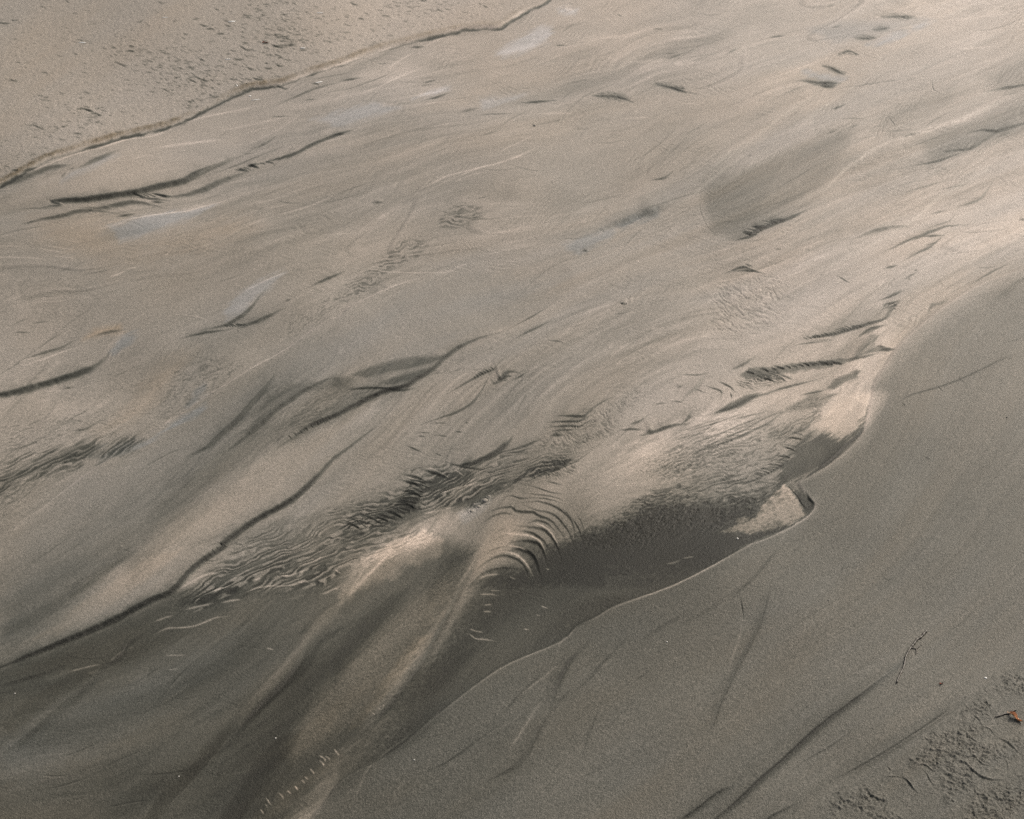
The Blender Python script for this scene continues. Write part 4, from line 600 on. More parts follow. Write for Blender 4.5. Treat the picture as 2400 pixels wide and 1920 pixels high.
# ---- trampled, crab-worked sand in the bottom right corner
CRAB = 'I 2300,650 2060,770 1960,880 1830,960 1790,1080 1680,1150 1560,1230 1420,1330 1280,1420 1100,1500 960,1600 860,1725 780,2000 3500,2000 3500,0'
sl, m, x, y = polymask(CRAB, 22, 26, -35, (40, 14), 3)
n1 = fbm(x/15, y/10, 140, 4, 0.6); n2 = 1-np.abs(2*fbm(x/26+n1*1.2, y/15+n1, 141, 3, .55)-1)*2.6; n2 = np.clip(n2, 0, 1)
cl = sstep(0.30, 0.60, fbm(x/80, y/55, 142, 2)); lump = (fbm(x/6, y/4.5, 143, 3)-.5)
H[sl] += m*((n1-.5)*5*(0.2+0.6*cl)+n2*3.0*cl+lump*3.4*(0.2+cl*.8)); D[sl] += m*(-0.10+lump*0.25); G[sl] += m*.5
for s, w, h in [('T 1390,1190 1450,1260 1540,1350 1640,1410 1760,1440 1900,1445', 4, 1.2), ('T 1480,1090 1560,1170 1640,1240 1750,1260', 3, .9), ('T 1400,820 1460,880 1540,950 1600,980', 3, .9), ('T 1830,900 1950,960 2050,1050 2120,1120', 3.6, .9),
 ('T 820,1250 900,1240 1000,1310 1060,1330', 3, 1.), ('T 620,1390 680,1440 740,1520 800,1590', 4, 1.1), ('T 860,1290 930,1360 980,1460 1030,1530', 3, .9), ('T 170,1530 220,1620 320,1680 430,1700', 5, 1.1), ('T 1500,590 1560,650 1620,690', 2.4, .9), ('T 1600,760 1720,790 1790,880', 2.4, .8),
 ('T 1680,430 1695,500 1670,570', 3.4, .9), ('T 1510,540 1560,550 1620,575', 3.4, .9), ('T 1650,590 1700,620 1740,620', 2.6, .9), ('T 1410,480 1450,540', 2.6, .5), ('T 1800,640 1900,605 2030,560', 2.0, .6), ('T 1120,1340 1200,1370 1280,1350', 4, .8), ('T 1020,850 1080,910', 2, .7), ('T 1130,830 1180,900 1170,960', 2.6, .7), ('T 1240,820 1270,900', 1.8, .6), ('T 980,1120 1030,1200 1090,1260', 2.4, .7), ('T 1900,1150 1950,1230 1960,1330', 3, .6), ('T 440,1260 490,1310', 3, .8), ('T 400,1380 560,1385 640,1410', 2.4, .8)]:
    w *= .55; h *= .7
    stroke(s, w, -.26, h, .25, .5, soft=1.)
    q = smooth(pts(s)); q = q+np.array([w*0.9, -w*1.5]); stroke(q, w*.5, .28, .35, .25, .6)  # lit rim painted up-right of each dark groove
# the rill that crosses the bank by the twig
patch('I 1180,900 1290,780 1400,700 1420,730 1250,850', -0.12, 8, 4, -35, c=-.8)

# small bubbles of foam, and pits
for (bx, by, br) in [(1137, 1168, 9), (1122, 1182, 7), (1104, 1192, 6), (1144, 1160, 5), (1112, 1176, 4)]:
    sl = win(bx-20, bx+20, by-20, by+20); r_ = np.hypot(U[sl]-bx, (V[sl]-by)*1.25); D[sl] += .22*np.exp(-((r_-br)/1.6)**2)-.15*np.exp(-(r_/br)**2); H[sl] += 1.2*np.exp(-((r_-br)/2.)**2)

# long bars and channels of the lower left
for s_, d_, c_ in (('G 2156,330 2000,470 1880,660 1740,800 1560,980 1480,1080 1540,1070 1740,900 1900,730 2020,560 2156,440', .30, .1), ('G 2156,520 2050,620 1900,830 1700,990 1560,1120 1420,1280 1460,1200 1640,1010 1800,860 1940,700 2040,560', -.40, 0),
 ('G 1480,1120 1380,1300 1200,1500 1000,1700 860,1800 1000,1560 1200,1380 1380,1180', -.34, .3), ('G 1060,1250 1300,1100 1480,1040 1400,1160 1240,1360 1000,1500 760,1640 700,1600 900,1420', .18, 0),
 ('G 700,780 560,900 380,1060 240,1180 60,1330 -100,1430 0,1300 200,1120 420,950 600,820', .16, -.1), ('G 2156,1000 2000,1080 1800,1280 1640,1480 1560,1640 1700,1560 1900,1330 2080,1180', .04, .2), ('G 1900,1180 1750,1380 1600,1600 1500,1725 1300,1850 1420,1640 1560,1420 1760,1200', -.30, .2),
 ('G 300,900 520,820 640,780 560,860 380,980 200,1120 60,1200 0,1150', -.16, .3), ('G 850,40 640,180 440,330 300,430 100,540 0,600 0,520 200,400 420,260 640,110 800,0', -.22, 0), ('G 1160,20 900,230 640,430 380,560 200,600 420,430 700,230 960,60', .10, .4),
 ('H 120,300 0,440 G 1960,640 2000,560 H 0,330 80,240', -.1, 0), ('H 420,240 300,420 160,620 0,820 -60,900 -60,700 100,480 260,300', -.22, 0), ('H 560,560 420,800 260,1000 120,1160 60,1160 220,920 380,700 480,560', .16, .6)):
    patch(s_, d_, 10, 9, -45, (60, 7), c=c_, h=d_*3)
# many small rills and threads, each along the current where it lies
gyx = np.gradient(PSI, STEP)
for k in range(900):
    bedk = k < 450
    x_ = rng.uniform(-150, 2500); y_ = rng.uniform(-60, 1980); i_, j_ = int((y_-Y0)/STEP), int((x_-X0)/STEP)
    if bedk and BED[i_, j_] < .9 or (not bedk and sdn[i_, j_] < 12): continue
    L_ = rng.uniform(25, 170); q_ = [(x_, y_)]; dv = rng.normal(0, .16)+(rng.normal(0, .25) if not bedk else 0); cv = rng.normal(0, .05)
    for t_ in range(7):
        i_, j_ = int(np.clip((q_[-1][1]-Y0)/STEP, 1, ny-2)), int(np.clip((q_[-1][0]-X0)/STEP, 1, nx-2))
        gy_, gx_ = gyx[0][i_, j_], gyx[1][i_, j_]; an = math.atan2(-gx_, gy_)+dv+cv*t_
        q_.append((q_[-1][0]-cos(an)*L_/7, q_[-1][1]-sin(an)*L_/7))
    q_ = np.array(q_); dk = rng.random()
    if dk < .62: stroke(q_, rng.uniform(.7, 1.5)*(1 if bedk else .8), -rng.uniform(.10, .38)*(1 if bedk else .7), .30 if bedk else .2, .45, .4)
    if dk > .40: stroke(q_+np.array([1.5, 3.0]), rng.uniform(.7, 1.6), rng.uniform(.10, .34)*(1 if bedk else .6), .25 if bedk else .15, .45, .4)
# pale bluish sheen painted into the sand colour
for s_, d_, c_ in (('B 960,340 1100,270 1260,190 1340,190 1300,280 1150,340 1020,370', .12, -1.5), ('B 450,640 560,590 690,550 680,580 560,620', .14, -1.6), ('B 380,700 0,820 -200,760 200,660', .06, -1.2),
 ('B 880,640 1160,610 1100,640 900,700', .08, -1.2), ('A 700,1440 850,1385 1200,1330 1400,1290 1100,1420 900,1500 760,1540', .05, -1.5), ('B 1400,1540 1560,1480 1740,1400 1700,1480 1500,1600', -.08, -1.4), ('B 1740,1400 1900,1330 2000,1310 1990,1340 1900,1370 1780,1420', -.25, -1.5),
 ('C 1170,270 1300,220 1420,180 1400,210 1250,265', -.06, -1.8), ('C 760,430 900,450 1050,480 940,500 800,460', -.03, -1.6), ('C 1450,130 1600,110 1560,140 1460,155', -.05, -1.6), ('B 1360,80 1500,70 1480,110 1390,110', .14, -1.5), ('D 1420,250 1500,160 1650,70 1800,10 1700,120 1560,240 1430,310', .10, -1.3), ('D 700,500 780,400 880,380 820,460 720,520', -.06, -1.6), ('D 1180,840 1230,740 1290,690 1300,740 1230,800', -.06, -1.2), ('D 1150,900 1300,820 1280,860 900,1080 850,1100', .02, -1.8)):
    patch(s_, d_*1.3, 9, 9, -25, c=c_*1.3)


# ================================================================== build the ground
mar = np.minimum(np.minimum(U-X0, X1-U), np.minimum(V-Y0, Y1-V))
H *= sstep(0, 60, mar); 
WX, WY, MPP = ground(U, V)
WZ = H*MPP
D = np.clip(D, -1.85, .62)
# class per vertex: 0 bed, 1 far bank, 2 near bank
def material(name, rough_bed):
    m = bpy.data.materials.new(name); m.use_nodes = True; nt = m.node_tree; N = nt.nodes; L = nt.links
    N.clear(); out = N.new('ShaderNodeOutputMaterial'); b = N.new('ShaderNodeBsdfPrincipled'); L.new(b.outputs[0], out.inputs[0])
    tc = N.new('ShaderNodeTexCoord')
    def attr(n):
        a = N.new('ShaderNodeAttribute'); a.attribute_name = n; return a.outputs['Fac']
    def math_(op, a, b_=None, c=None, clamp=False):
        q = N.new('ShaderNodeMath'); q.operation = op; q.use_clamp = clamp
        for i, v in enumerate((a, b_, c)):
            if v is None: continue
            if isinstance(v, (int, float)): q.inputs[i].default_value = v
            else: L.new(v, q.inputs[i])
        return q.outputs[0]
    def noise(sc, det, ro=0.5):
        q = N.new('ShaderNodeTexNoise'); q.inputs['Scale'].default_value = sc; q.inputs['Detail'].default_value = det; q.inputs['Roughness'].default_value = ro
        L.new(tc.outputs['Object'], q.inputs['Vector']); return q.outputs['Fac']
    d = attr('painted_tone'); c = attr('warmth'); g = attr('grain')
    n_f = noise(300, 2, 0.7); n_m = noise(130, 3, 0.8); n_l = noise(9, 4, 0.6); n_d = noise(60, 4, 0.6)
    grain = math_('ADD', math_('MULTIPLY', math_('SUBTRACT', n_f, 0.5), 1.6), math_('MULTIPLY', math_('SUBTRACT', n_m, 0.5), 1.1))
    gs = math_('MULTIPLY', grain, math_('ADD', math_('MULTIPLY', g, 0.45), P['grain']))
    dd = math_('ADD', math_('ADD', d, gs), math_('MULTIPLY', math_('SUBTRACT', n_d, 0.5), 0.16))
    dd = math_('ADD', dd, math_('MULTIPLY', math_('SUBTRACT', n_l, 0.5), 0.14))
    dd = math_('MINIMUM', math_('MAXIMUM', dd, -1.95), 1.1)
    alb = math_('MULTIPLY', math_('EXPONENT', math_('MULTIPLY', dd, 1.25)), P['base'])
    cr = N.new('ShaderNodeValToRGB'); L.new(math_('MULTIPLY', math_('ADD', dd, 1.2), 1/2.4, clamp=True), cr.inputs[0]); e = cr.color_ramp.elements
    e[0].position = 0.0; e[0].color = (1.01, 1.03, 0.85, 1); e[1].position = 0.7; e[1].color = (1.085, .95, .835, 1)
    sc = N.new('ShaderNodeVectorMath'); sc.operation = 'SCALE'; L.new(cr.outputs[0], sc.inputs[0]); L.new(alb, sc.inputs['Scale'])
    mw = N.new('ShaderNodeMix'); mw.data_type = 'RGBA'; mw.blend_type = 'MULTIPLY'
    L.new(sc.outputs[0], mw.inputs[6]); mw.inputs[7].default_value = (1.25, 0.98, 0.68, 1); L.new(math_('MULTIPLY', c, 0.25, clamp=True), mw.inputs[0])
    mc = N.new('ShaderNodeMix'); mc.data_type = 'RGBA'; mc.blend_type = 'MULTIPLY'
    L.new(mw.outputs[2], mc.inputs[6]); mc.inputs[7].default_value = (0.84, 1.0, 1.22, 1); L.new(math_('MULTIPLY', c, -0.25, clamp=True), mc.inputs[0])
    L.new(mc.outputs[2], b.inputs['Base Color'])
    L.new(math_('ADD', math_('MULTIPLY', n_m, 0.25), rough_bed), b.inputs['Roughness'])
    b.inputs['IOR'].default_value = 1.36; b.inputs['Specular IOR Level'].default_value = 0.16
    bu = N.new('ShaderNodeBump'); bu.inputs['Strength'].default_value = P['bump']; bu.inputs['Distance'].default_value = 0.002
    L.new(math_('ADD', n_f, n_m), bu.inputs['Height']); L.new(bu.outputs[0], b.inputs['Normal'])
    return m
P = dict(grain=0.72, bump=0.7, base=0.14)
m_bed = material('wet_rippled_sand', 0.40)
m_far = material('drying_sand', 0.62)
m_near = material('damp_grey_sand', 0.42)

def mesh_object(name, mask_q, mat):
    """quads of the lattice where mask_q is true"""
    idx = np.arange(ny*nx).reshape(ny, nx)
    a = idx[:-1, :-1][mask_q]; b = idx[:-1, 1:][mask_q]; c = idx[1:, 1:][mask_q]; d = idx[1:, :-1][mask_q]
    quads = np.stack([a, d, c, b], 1)
    used, inv = np.unique(quads, return_inverse=True); quads = inv.reshape(-1, 4)
    co = np.stack([WX.ravel()[used], WY.ravel()[used], WZ.ravel()[used]], 1).astype(np.float32)
    me = bpy.data.meshes.new(name)
    me.vertices.add(len(co)); me.vertices.foreach_set('co', co.ravel())
    nq = len(quads); me.loops.add(nq*4); me.loops.foreach_set('vertex_index', quads.astype(np.int32).ravel())
    me.polygons.add(nq); me.polygons.foreach_set('loop_start', np.arange(0, nq*4, 4, dtype=np.int32))
    me.update(calc_edges=True); me.shade_smooth()
    for nm, arr in (('painted_tone', D), ('warmth', C), ('grain', G)):
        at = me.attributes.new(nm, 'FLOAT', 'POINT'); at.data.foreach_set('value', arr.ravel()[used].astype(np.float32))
    me.materials.append(mat)
    o = bpy.data.objects.new(name, me); COL.objects.link(o); o['kind'] = 'structure'
    return o
fq = FARM[:-1, :-1]; nq_ = NEARM[:-1, :-1] & ~fq
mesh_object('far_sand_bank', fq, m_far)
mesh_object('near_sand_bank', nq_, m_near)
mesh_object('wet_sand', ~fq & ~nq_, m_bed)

# the rest of the beach out to the horizon, joined to the edge of the pixel-lattice sheet
def ring():
    b = [(0, j) for j in range(nx)]+[(i, nx-1) for i in range(1, ny)]+[(ny-1, j) for j in range(nx-2, -1, -1)]+[(i, 0) for i in range(ny-2, 0, -1)]
    b = b[::8]
    p0 = np.array([(WX[i, j], WY[i, j], 0) for i, j in b]); c = np.array([0, 4.0, 0])
    rings = [p0]
    for s in (1.15, 1.5, 2.5, 6, 20, 100, 600): rings.append(c+(p0-c)*s)
    co = np.vstack(rings); co[len(b):, 2] = 0; n = len(b); fs = []
    for k in range(len(rings)-1):
        for i in range(n):
            fs.append((k*n+i, k*n+(i+1) % n, (k+1)*n+(i+1) % n, (k+1)*n+i))
    me = bpy.data.meshes.new('beach'); me.from_pydata(co.tolist(), [], fs); me.materials.append(m_near)
    o = bpy.data.objects.new('beach', me); COL.objects.link(o); o['kind'] = 'structure'
ring()

# ================================================================== the few loose things lying on the sand
def at(px, py):
    i = (py-Y0)/STEP; j = (px-X0)/STEP; i0, j0 = int(i), int(j); fi, fj = i-i0, j-j0
    f = lambda A: (A[i0, j0]*(1-fj)+A[i0, j0+1]*fj)*(1-fi)+(A[i0+1, j0]*(1-fj)+A[i0+1, j0+1]*fj)*fi
    return np.array([f(WX), f(WY), f(WZ)]), float(f(MPP))
def plain(name, col, rough=.6, var=.25, scale=400, bump=.4, spec=.4, trans=0):
    m = bpy.data.materials.new(name); m.use_nodes = True; nt = m.node_tree; N = nt.nodes; L = nt.links; b = N['Principled BSDF']
    tc = N.new('ShaderNodeTexCoord'); n = N.new('ShaderNodeTexNoise'); n.inputs['Scale'].default_value = scale; n.inputs['Detail'].default_value = 4
    L.new(tc.outputs['Object'], n.inputs['Vector']); r_ = N.new('ShaderNodeValToRGB'); L.new(n.outputs['Fac'], r_.inputs[0])
    r_.color_ramp.elements[0].position = .3; r_.color_ramp.elements[1].position = .7
    r_.color_ramp.elements[0].color = (*[c*(1-var) for c in col], 1); r_.color_ramp.elements[1].color = (*[min(1, c*(1+var)) for c in col], 1)
    L.new(r_.outputs[0], b.inputs['Base Color']); b.inputs['Roughness'].default_value = rough; b.inputs['Specular IOR Level'].default_value = spec
    if trans: b.inputs['Transmission Weight'].default_value = trans; b.inputs['IOR'].default_value = 1.33
    bu = N.new('ShaderNodeBump'); bu.inputs['Strength'].default_value = bump; bu.inputs['Distance'].default_value = .001; L.new(n.outputs['Fac'], bu.inputs['Height']); L.new(bu.outputs[0], b.inputs['Normal'])
    return m
M_LEAF = plain('dead_leaf', (.50, .25, .12), .6, .35, 300); M_RIB = plain('leaf_rib', (.62, .36, .18)); M_TWIG = plain('wet_bark', (.022, .018, .012), .5, .4, 500)
M_SHELL = plain('white_shell', (.52, .51, .48), .35, .08, 300); M_STONE = plain('dark_stone', (.03, .03, .028), .5); M_RED = plain('red_brown_leaf', (.16, .045, .025), .6); M_PALE = plain('pale_stone', (.34, .33, .30), .5)
M_WRACK = plain('brown_wrack', (.11, .075, .03), .8, .5, 90); M_SAND = plain('sand_pellets', (.085, .08, .066), .85, .3, 500)
M_FILM = plain('bubble_film', (.20, .185, .16), .75, .1, 300, .2, .1, .2)
def tag(o, label, cat, group=None, kind=None):
    if label: o['label'] = label
    if cat: o['category'] = cat
    if group: o['group'] = group
    if kind: o['kind'] = kind
    return o
def mesh(name, vs, fs, mat, parent=None, smooth_=True):
    me = bpy.data.meshes.new(name); me.from_pydata([tuple(map(float, v)) for v in vs], [], fs); me.materials.append(mat)
    if smooth_: me.shade_smooth()
    o = bpy.data.objects.new(name, me); COL.objects.link(o)
    if parent: o.parent = parent
    return o
def tube(path, rad, n=7, wob=.18):
    """tapering, slightly knotty stick along points; returns verts, faces"""
    path = np.array(path); vs = []; fs = []
    for k, p in enumerate(path):
        t = path[min(k+1, len(path)-1)]-path[max(k-1, 0)]; t = t/np.linalg.norm(t); s_ = np.cross(t, [0, 0, 1]); s_ /= np.linalg.norm(s_); u = np.cross(s_, t)
        for a in range(n):
            q = 2*pi*a/n; r_ = rad[k]*(1+wob*rng.normal()*.5); vs.append(p+(s_*cos(q)+u*sin(q))*r_)
    for k in range(len(path)-1):
        for a in range(n): fs.append((k*n+a, k*n+(a+1) % n, (k+1)*n+(a+1) % n, (k+1)*n+a))
    fs.append(tuple(range(n))[::-1]); fs.append(tuple(range((len(path)-1)*n, len(path)*n)))
    return vs, fs
def empty(name, loc):
    o = bpy.data.objects.new(name, None); COL.objects.link(o); o.location = loc; o.empty_display_size = .01; return o

# the forked twig half sunk in its rill on the near bank
CR['Q'] = (2050, 1440, 240/2070.)
def stick(line, r0, r1, lift=.75):
    q = smooth(pts(line), 4); out = []; rr = []
    for k, (x, y) in enumerate(q):
        p, mp = at(x, y); p[2] += mp*lift*(r0+r1)/2; out.append(p); f_ = k/(len(q)-1); rr.append(mp*(r0+(r1-r0)*f_))
    return np.array(out), rr
base, mp0 = at(2130, 1530)
tw = tag(empty('twig', base), 'thin forked black twig lying half buried in smooth grey sand, lower right', 'twig')
for nm, ln, r0, r1 in (('stem', 'Q 450,1380 470,1300 520,1190 580,1060 612,940 622,880 640,810 675,745 700,690 760,610 800,560 860,475 950,420 1010,345 1065,290', 1.9, 2.6),
                       ('branch', 'Q 740,640 790,655 850,650 900,612 960,570', 1.7, .9), ('branch', 'Q 850,650 852,700 850,735 838,765', 1.3, .8)):
    pth, rr = stick(ln, r0, r1); rr = [r_*(.75+.5*math.sin(3+k*.9)**2) for k, r_ in enumerate(rr)]
    vs, fs = tube(pth-base, rr); mesh(nm, vs, fs, M_TWIG, tw)
base, mp0 = at(2355, 1668)
tw2 = tag(empty('twig', base), 'short dark twig touching the tip of the orange leaf', 'twig')
pth, rr = stick('T 1790,642 1860,622 1920,600 1975,592 2010,565 2050,548', 1.2, 2.3, 1.2); vs, fs = tube(pth-base, rr); mesh('stem', vs, fs, M_TWIG, tw2)
pth, rr = stick('T 1920,600 1945,575 1950,560', 1.2, .5, 1.2); vs, fs = tube(pth-base, rr); mesh('branch', vs, fs, M_TWIG, tw2)

# dead leaf
def leaf(pa, pb, wpx, lift, label, mat, rib, nm='leaf', cat='leaf', curl=.5):
    A, m1 = at(*pa); B, m2 = at(*pb); base = (A+B)/2; mp = (m1+m2)/2; base[2] += mp*lift
    ax = B-A; Lg = np.linalg.norm(ax); ax /= Lg; sd_ = np.cross([0, 0, 1], ax); sd_ /= np.linalg.norm(sd_)
    o = tag(empty(nm, base), label, cat); vs = []; fs = []; nu, nw = 22, 10; W = wpx*mp
    for side in (0, 1):
        for i in range(nu+1):
            t = i/nu; wdt = W*(math.sin(pi*min(1, t*1.02))**.75)*(1-.35*t)*(1+.12*math.sin(t*31)+.08*math.sin(t*57))
            for j in range(nw+1):
                s_ = (j/nw-.5)*2; z = curl*W*(s_*s_)*(.7+.5*math.sin(t*5+s_))+.25*W*math.sin(t*7)-side*.04*W+.10*W*math.sin(s_*9+t*14)
                vs.append(ax*(t-.5)*Lg+sd_*s_*wdt*.5+np.array([0, 0, z]))
    k0 = (nu+1)*(nw+1)
    for i in range(nu):
        for j in range(nw):
            a = i*(nw+1)+j; fs.append((a, a+1, a+nw+2, a+nw+1)); fs.append((k0+a, k0+a+nw+1, k0+a+nw+2, k0+a+1))
    mesh('blade', vs, fs, mat, o)
    if rib:
        path = [ax*(t-.5)*Lg+np.array([0, 0, .25*W*math.sin(t*7)+.05*W]) for t in np.linspace(0, .97, 14)]; v2, f2 = tube(path, [W*.07*(1-.8*t) for t in np.linspace(0, 1, 14)], 6, .05); mesh('midrib', v2, f2, rib, o)
        path = [ax*(-.5*Lg-t*Lg*.22)+np.array([0, 0, -.1*W*t]) for t in np.linspace(0, 1, 5)]; v2, f2 = tube(path, [W*.055]*5, 6, .05); mesh('stalk', v2, f2, rib, o)
    return o
leaf((2367, 1671), (2396, 1691), 12, 3.0, 'curled orange-brown dead leaf on rough grey sand at the right edge', M_LEAF, M_RIB)
leaf((616, 112), (630, 110), 4.5, 1.2, 'small reddish brown leaf scrap among dark flecks on the upper left bank', M_RED, None, 'leaf_scrap', 'leaf scrap')
leaf((2202, 1602), (2211, 1598), 5, 1.0, 'tiny rust-coloured leaf scrap on smooth sand between the forked twig and the churned corner', M_RED, None, 'leaf_scrap', 'leaf scrap')

def shard(px, py, Lp, Wp, ang, label, mat=M_SHELL, nm='shell_fragment', cat='shell fragment', group=None, arch=.5):
    """curved broken piece of shell, ribbed, with thickness and a jagged edge"""
    c, mp = at(px, py); c[2] += mp*.2; vs = []; fs = []; nu, nw = 12, 7; a0 = radians(ang); ca, sa = cos(a0), sin(a0)
    jag = rng.uniform(.7, 1.15, nu+1)
    for side in (0, 1):
        for i in range(nu+1):
            t = i/nu*2-1; wd_ = Wp*mp*math.sqrt(max(0.03, 1-t*t))*jag[i]
            for j in range(nw+1):
                s_ = j/nw*2-1; x = t*Lp*mp*.5; y = s_*wd_*.5*1.9
                z = arch*Wp*mp*(1-s_*s_*.8)*(1-t*t*.6)*(1+.08*math.cos(i*2.1))-(0 if side == 0 else .16*Wp*mp)
                vs.append((x*ca-y*sa, x*sa+y*ca, z))
    k0 = (nu+1)*(nw+1)
    for i in range(nu):
        for j in range(nw):
            a = i*(nw+1)+j; fs.append((a, a+nw+1, a+nw+2, a+1)); fs.append((k0+a, k0+a+1, k0+a+nw+2, k0+a+nw+1))
    for i in range(nu):
        for e_ in (0, nw): a = i*(nw+1)+e_; fs.append((a, k0+a, k0+a+nw+1, a+nw+1))
    for j in range(nw):
        for e_ in (0, nu): a = e_*(nw+1)+j; fs.append((a, a+1, k0+a+1, k0+a))
    o = mesh(nm, vs, fs, mat); o.location = c; return tag(o, label, cat, group)
GS = 'white shell fragments scattered on the sand'
for a in ((545, 60, 17, 3.2, 12, 'brightest long white shell fragment on the upper left bank, above the reddish leaf scrap'),
          (388, 48, 15, 1.6, 3, 'thin faint white shell fragment near the top edge, left of the brightest one'),
          (193, 99, 17, 2.6, -4, 'pale shell fragment alone on smooth bank sand, leftmost of the white ones'),
          (711, 124, 12, 2.6, -6, 'white shell fragment right of the reddish leaf scrap on the upper bank'),
          (535, 147, 14, 2.2, 2, 'faint pale shell fragment in mid bank below the brightest white one'),
          (751, 42, 17, 2.2, -6, 'dull pale shell fragment near the top edge, rightmost on the upper left bank'),
          (556, 206, 8, 1.8, -60, 'tiny upright white shell sliver just above the bank edge'),
          (586, 226, 7, 2.4, 0, 'small white shell chip just below the bank edge, at the end of a pale streak'),
          (600, 234, 22, 1.6, 22, 'long thin white shell sliver on wet sand under the bank edge'),
          (748, 198, 20, 2.4, 22, 'long white shell sliver on wet sand, right of the others below the bank edge'),
          (2311, 1585, 5, 3.6, 60, 'cream shell chip on grey sand above the orange leaf')):
    shard(*a, group=GS)
def pebble(px, py, r, label, mat, group, nm='pebble', cat='pebble', flat_=.65):
    c, mp = at(px, py); vs = []; fs = []; n1, n2 = 8, 12; R_ = r*mp; st = rng.uniform(1.0, 1.5); an = rng.uniform(0, pi)
    for i in range(n1+1):
        th = pi*i/n1
        for j in range(n2):
            ph = 2*pi*j/n2; k = 1+.10*math.sin(3*ph+i)+.06*math.cos(5*ph)
            x, y = sin(th)*cos(ph)*R_*k*st, sin(th)*sin(ph)*R_*k; vs.append((x*cos(an)-y*sin(an), x*sin(an)+y*cos(an), cos(th)*R_*flat_))
    for i in range(n1):
        for j in range(n2): fs.append((i*n2+j, (i+1)*n2+j, (i+1)*n2+(j+1) % n2, i*n2+(j+1) % n2))
    o = mesh(nm, vs, fs, mat); o.location = c+np.array([0, 0, R_*.25]); return tag(o, label, cat, group)
GP = 'small pale pebbles on dark wet sand'; GD = 'small dark pebbles on the wet sand'
for x, y, r, l in ((646, 1729, 2.0, 'white pebble on the dark channel floor, lower left centre'), (419, 1818, 1.5, 'tiny pale pebble near the bottom edge, left of the white one'), (37, 1632, 1.5, 'tiny pale pebble by the left edge on dark sand'),
                   (1563, 1503, 2.0, 'white pebble on the near grey bank between thin rills'), (971, 1785, 1.6, 'small pale pebble on the near bank close to the bottom edge'), (1728, 1266, 2.4, 'pale pebble in the dark pool just left of the pale wedge of sand')):
    pebble(x, y, r, l, M_PALE, GP)
for x, y, r, l in ((1459, 709, 1.8, 'dark pebble, left of a close pair on pale sand at centre'), (1468, 708, 1.6, 'dark pebble, right of a close pair on pale sand at centre'), (1253, 300, 2.2, 'single dark pebble on smooth flat sand, upper centre'),
                   (2360, 978, 1.8, 'dark pebble on grey bank sand by the right edge'), (579, 203, 1.6, 'dark pebble under the far bank edge beside its darkest notch'), (1942, 1405, 1.8, 'dark pebble on smooth near bank, above left of the forked twig'), (1100, 280, 1.2, 'tiny dark pebble on pale flat sand above the wet sheen')):
    pebble(x, y, r, l, M_STONE, GD)
# froth bubbles stranded by the ripples
for k, (bx, by, br) in enumerate(((1137, 1168, 7), (1122, 1182, 5.5), (1106, 1192, 5), (1146, 1159, 4), (1112, 1176, 3.2))):
    c, mp = at(bx, by); vs = []; fs = []; n1, n2 = 6, 16
    for s_ in (1.0, .93):
        for i in range(n1+1):
            th = pi/2*i/n1
            for j in range(n2): vs.append((sin(th)*cos(2*pi*j/n2)*br*mp*s_, sin(th)*sin(2*pi*j/n2)*br*mp*s_, cos(th)*br*mp*.55*s_))
    for q in range(2):
        for i in range(n1):
            for j in range(n2):
                f_ = (i*n2+j, (i+1)*n2+j, (i+1)*n2+(j+1) % n2, i*n2+(j+1) % n2); f_ = tuple(v+q*(n1+1)*n2 for v in f_); fs.append(f_ if q == 0 else f_[::-1])
    o = mesh('foam_bubble', vs, fs, M_FILM); o.location = c
    tag(o, ['largest clear foam bubble in the short row left of the curved ripples', 'second largest foam bubble, next to the largest one', 'leftmost foam bubble of the short row beside the curved ripples', 'rightmost small foam bubble of the short row', 'smallest foam bubble, between the two at the left of the row'][k], 'foam bubble', 'foam bubbles beside the curved ripples')

def crumbs(name, places, mat, label, cat, flat_=.6):
    vs = []; fs = []
    base = np.array([(1, 0, 0), (-.6, .8, 0), (-.5, -.9, 0), (.1, 0, .9), (.2, .7, .5), (0, -.6, .6)])
    tri = [(0, 1, 4), (0, 4, 3), (1, 2, 3), (1, 3, 4), (2, 0, 5), (0, 3, 5), (2, 5, 3), (0, 2, 1)]
    for px, py, r in places:
        c, mp = at(px, py); a = rng.uniform(0, 2*pi); s_ = base*rng.uniform(.6, 1.3, 3)*np.array([1, 1, flat_])*r*mp; n0 = len(vs)
        for v in s_: vs.append((c[0]+v[0]*cos(a)-v[1]*sin(a), c[1]+v[0]*sin(a)+v[1]*cos(a), c[2]+v[2]-.1*r*mp))
        fs += [tuple(i+n0 for i in t) for t in tri]
    o = mesh(name, vs, fs, mat, smooth_=False); tag(o, label, cat, kind='stuff'); return o
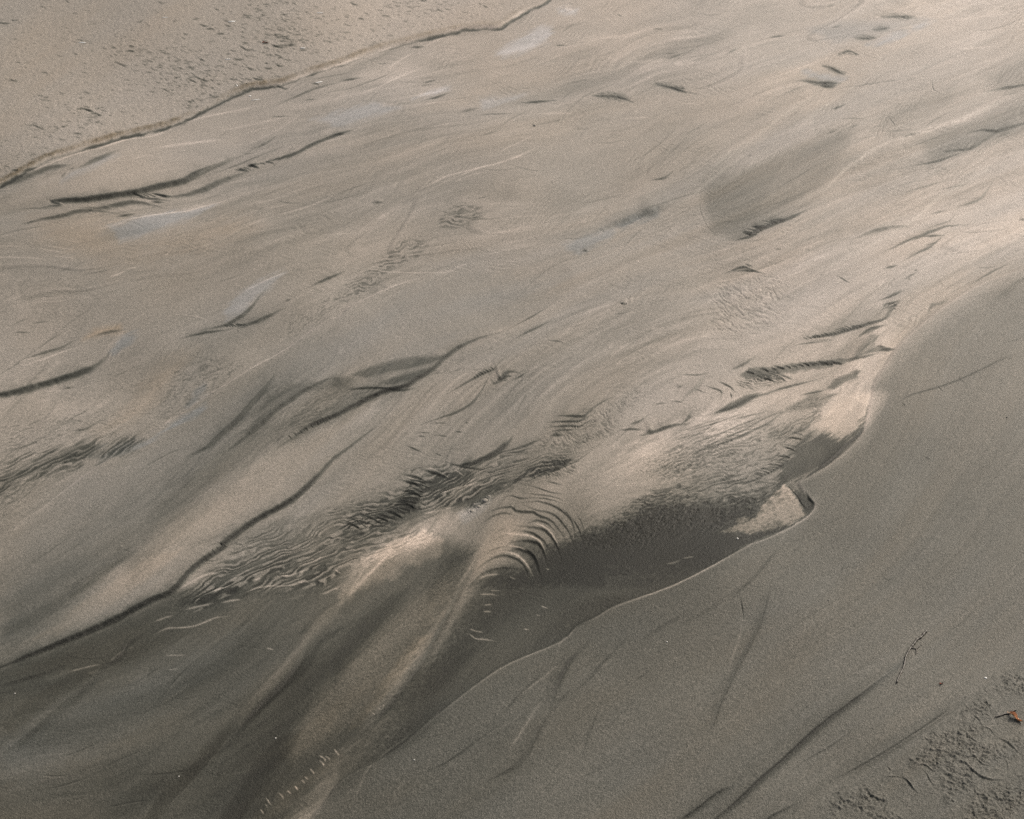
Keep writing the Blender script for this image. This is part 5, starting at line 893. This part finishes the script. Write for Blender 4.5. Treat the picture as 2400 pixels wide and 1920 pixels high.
# brown wrack crumbs along the lip of the far bank, thickest at the left
pl = []
for k in range(len(pf)-1):
    x0_, y0_ = pf[k]; x1_, y1_ = pf[k+1]; L_ = math.hypot(x1_-x0_, y1_-y0_)
    if x0_ > 1190 or x1_ < -150: continue
    dens = 1.5 if x0_ < 230 else (.9 if x0_ < 420 else (.6 if x0_ < 780 else .35))
    for q in range(int(L_*dens)):
        t = rng.random(); x = x0_+(x1_-x0_)*t; y = y0_+(y1_-y0_)*t-1.5-abs(rng.normal())*(4.5 if x < 300 else 2.2)
        if fbm(np.array(x/26.), np.array(y/30.), 400, 2) > .40 and x > -140 and y > -150: pl.append((x, y, rng.uniform(.5, 1.25)))
crumbs('wrack', pl, M_WRACK, 'brown crumbly wrack strewn along the lip of the far sand bank', 'wrack')
# pellets of worked sand in the churned corner
pl = []
cp = np.vstack([pts(CRAB)])
while len(pl) < 1500:
    x = rng.uniform(1900, 2500); y = rng.uniform(1520, 2000)
    if inside(cp, np.array([x]), np.array([y]))[0] and fbm(np.array(x/80.), np.array(y/55.), 142, 2) > .40+.14*rng.random(): pl.append((x, y, rng.uniform(.6, 1.9)*rng.random()**.3))
crumbs('sand_pellets', pl, M_SAND, 'small pellets of churned grey sand in the bottom right corner', 'sand pellets', .8)


# ================================================================== light
SUN_EL, SUN_AZ = radians(36), radians(46)      # ahead and to the right of the viewer, behind thin cloud
w = bpy.data.worlds.new('World'); scene.world = w; w.use_nodes = True; nt = w.node_tree; bg = nt.nodes['Background']
sky = nt.nodes.new('ShaderNodeTexSky'); sky.sky_type = 'NISHITA'; sky.sun_disc = False
sky.sun_elevation = SUN_EL; sky.sun_rotation = SUN_AZ; sky.air_density = 1.0; sky.dust_density = 6.0; sky.ozone_density = 1.0
hs = nt.nodes.new('ShaderNodeHueSaturation'); hs.inputs['Saturation'].default_value = 0.45
nt.links.new(sky.outputs[0], hs.inputs['Color']); nt.links.new(hs.outputs[0], bg.inputs[0]); bg.inputs[1].default_value = 0.10
sd = bpy.data.lights.new('sun', 'SUN'); sd.energy = 2.2; sd.angle = radians(12); sd.color = (1.0, 0.86, 0.70)
so = bpy.data.objects.new('sun', sd); COL.objects.link(so)
so.rotation_euler = (pi/2-SUN_EL, 0, pi-SUN_AZ)
scene.cycles.use_denoising = False
scene.view_settings.view_transform = 'Standard'; scene.view_settings.look = 'None'; scene.view_settings.exposure = 1.0; scene.view_settings.gamma = 1
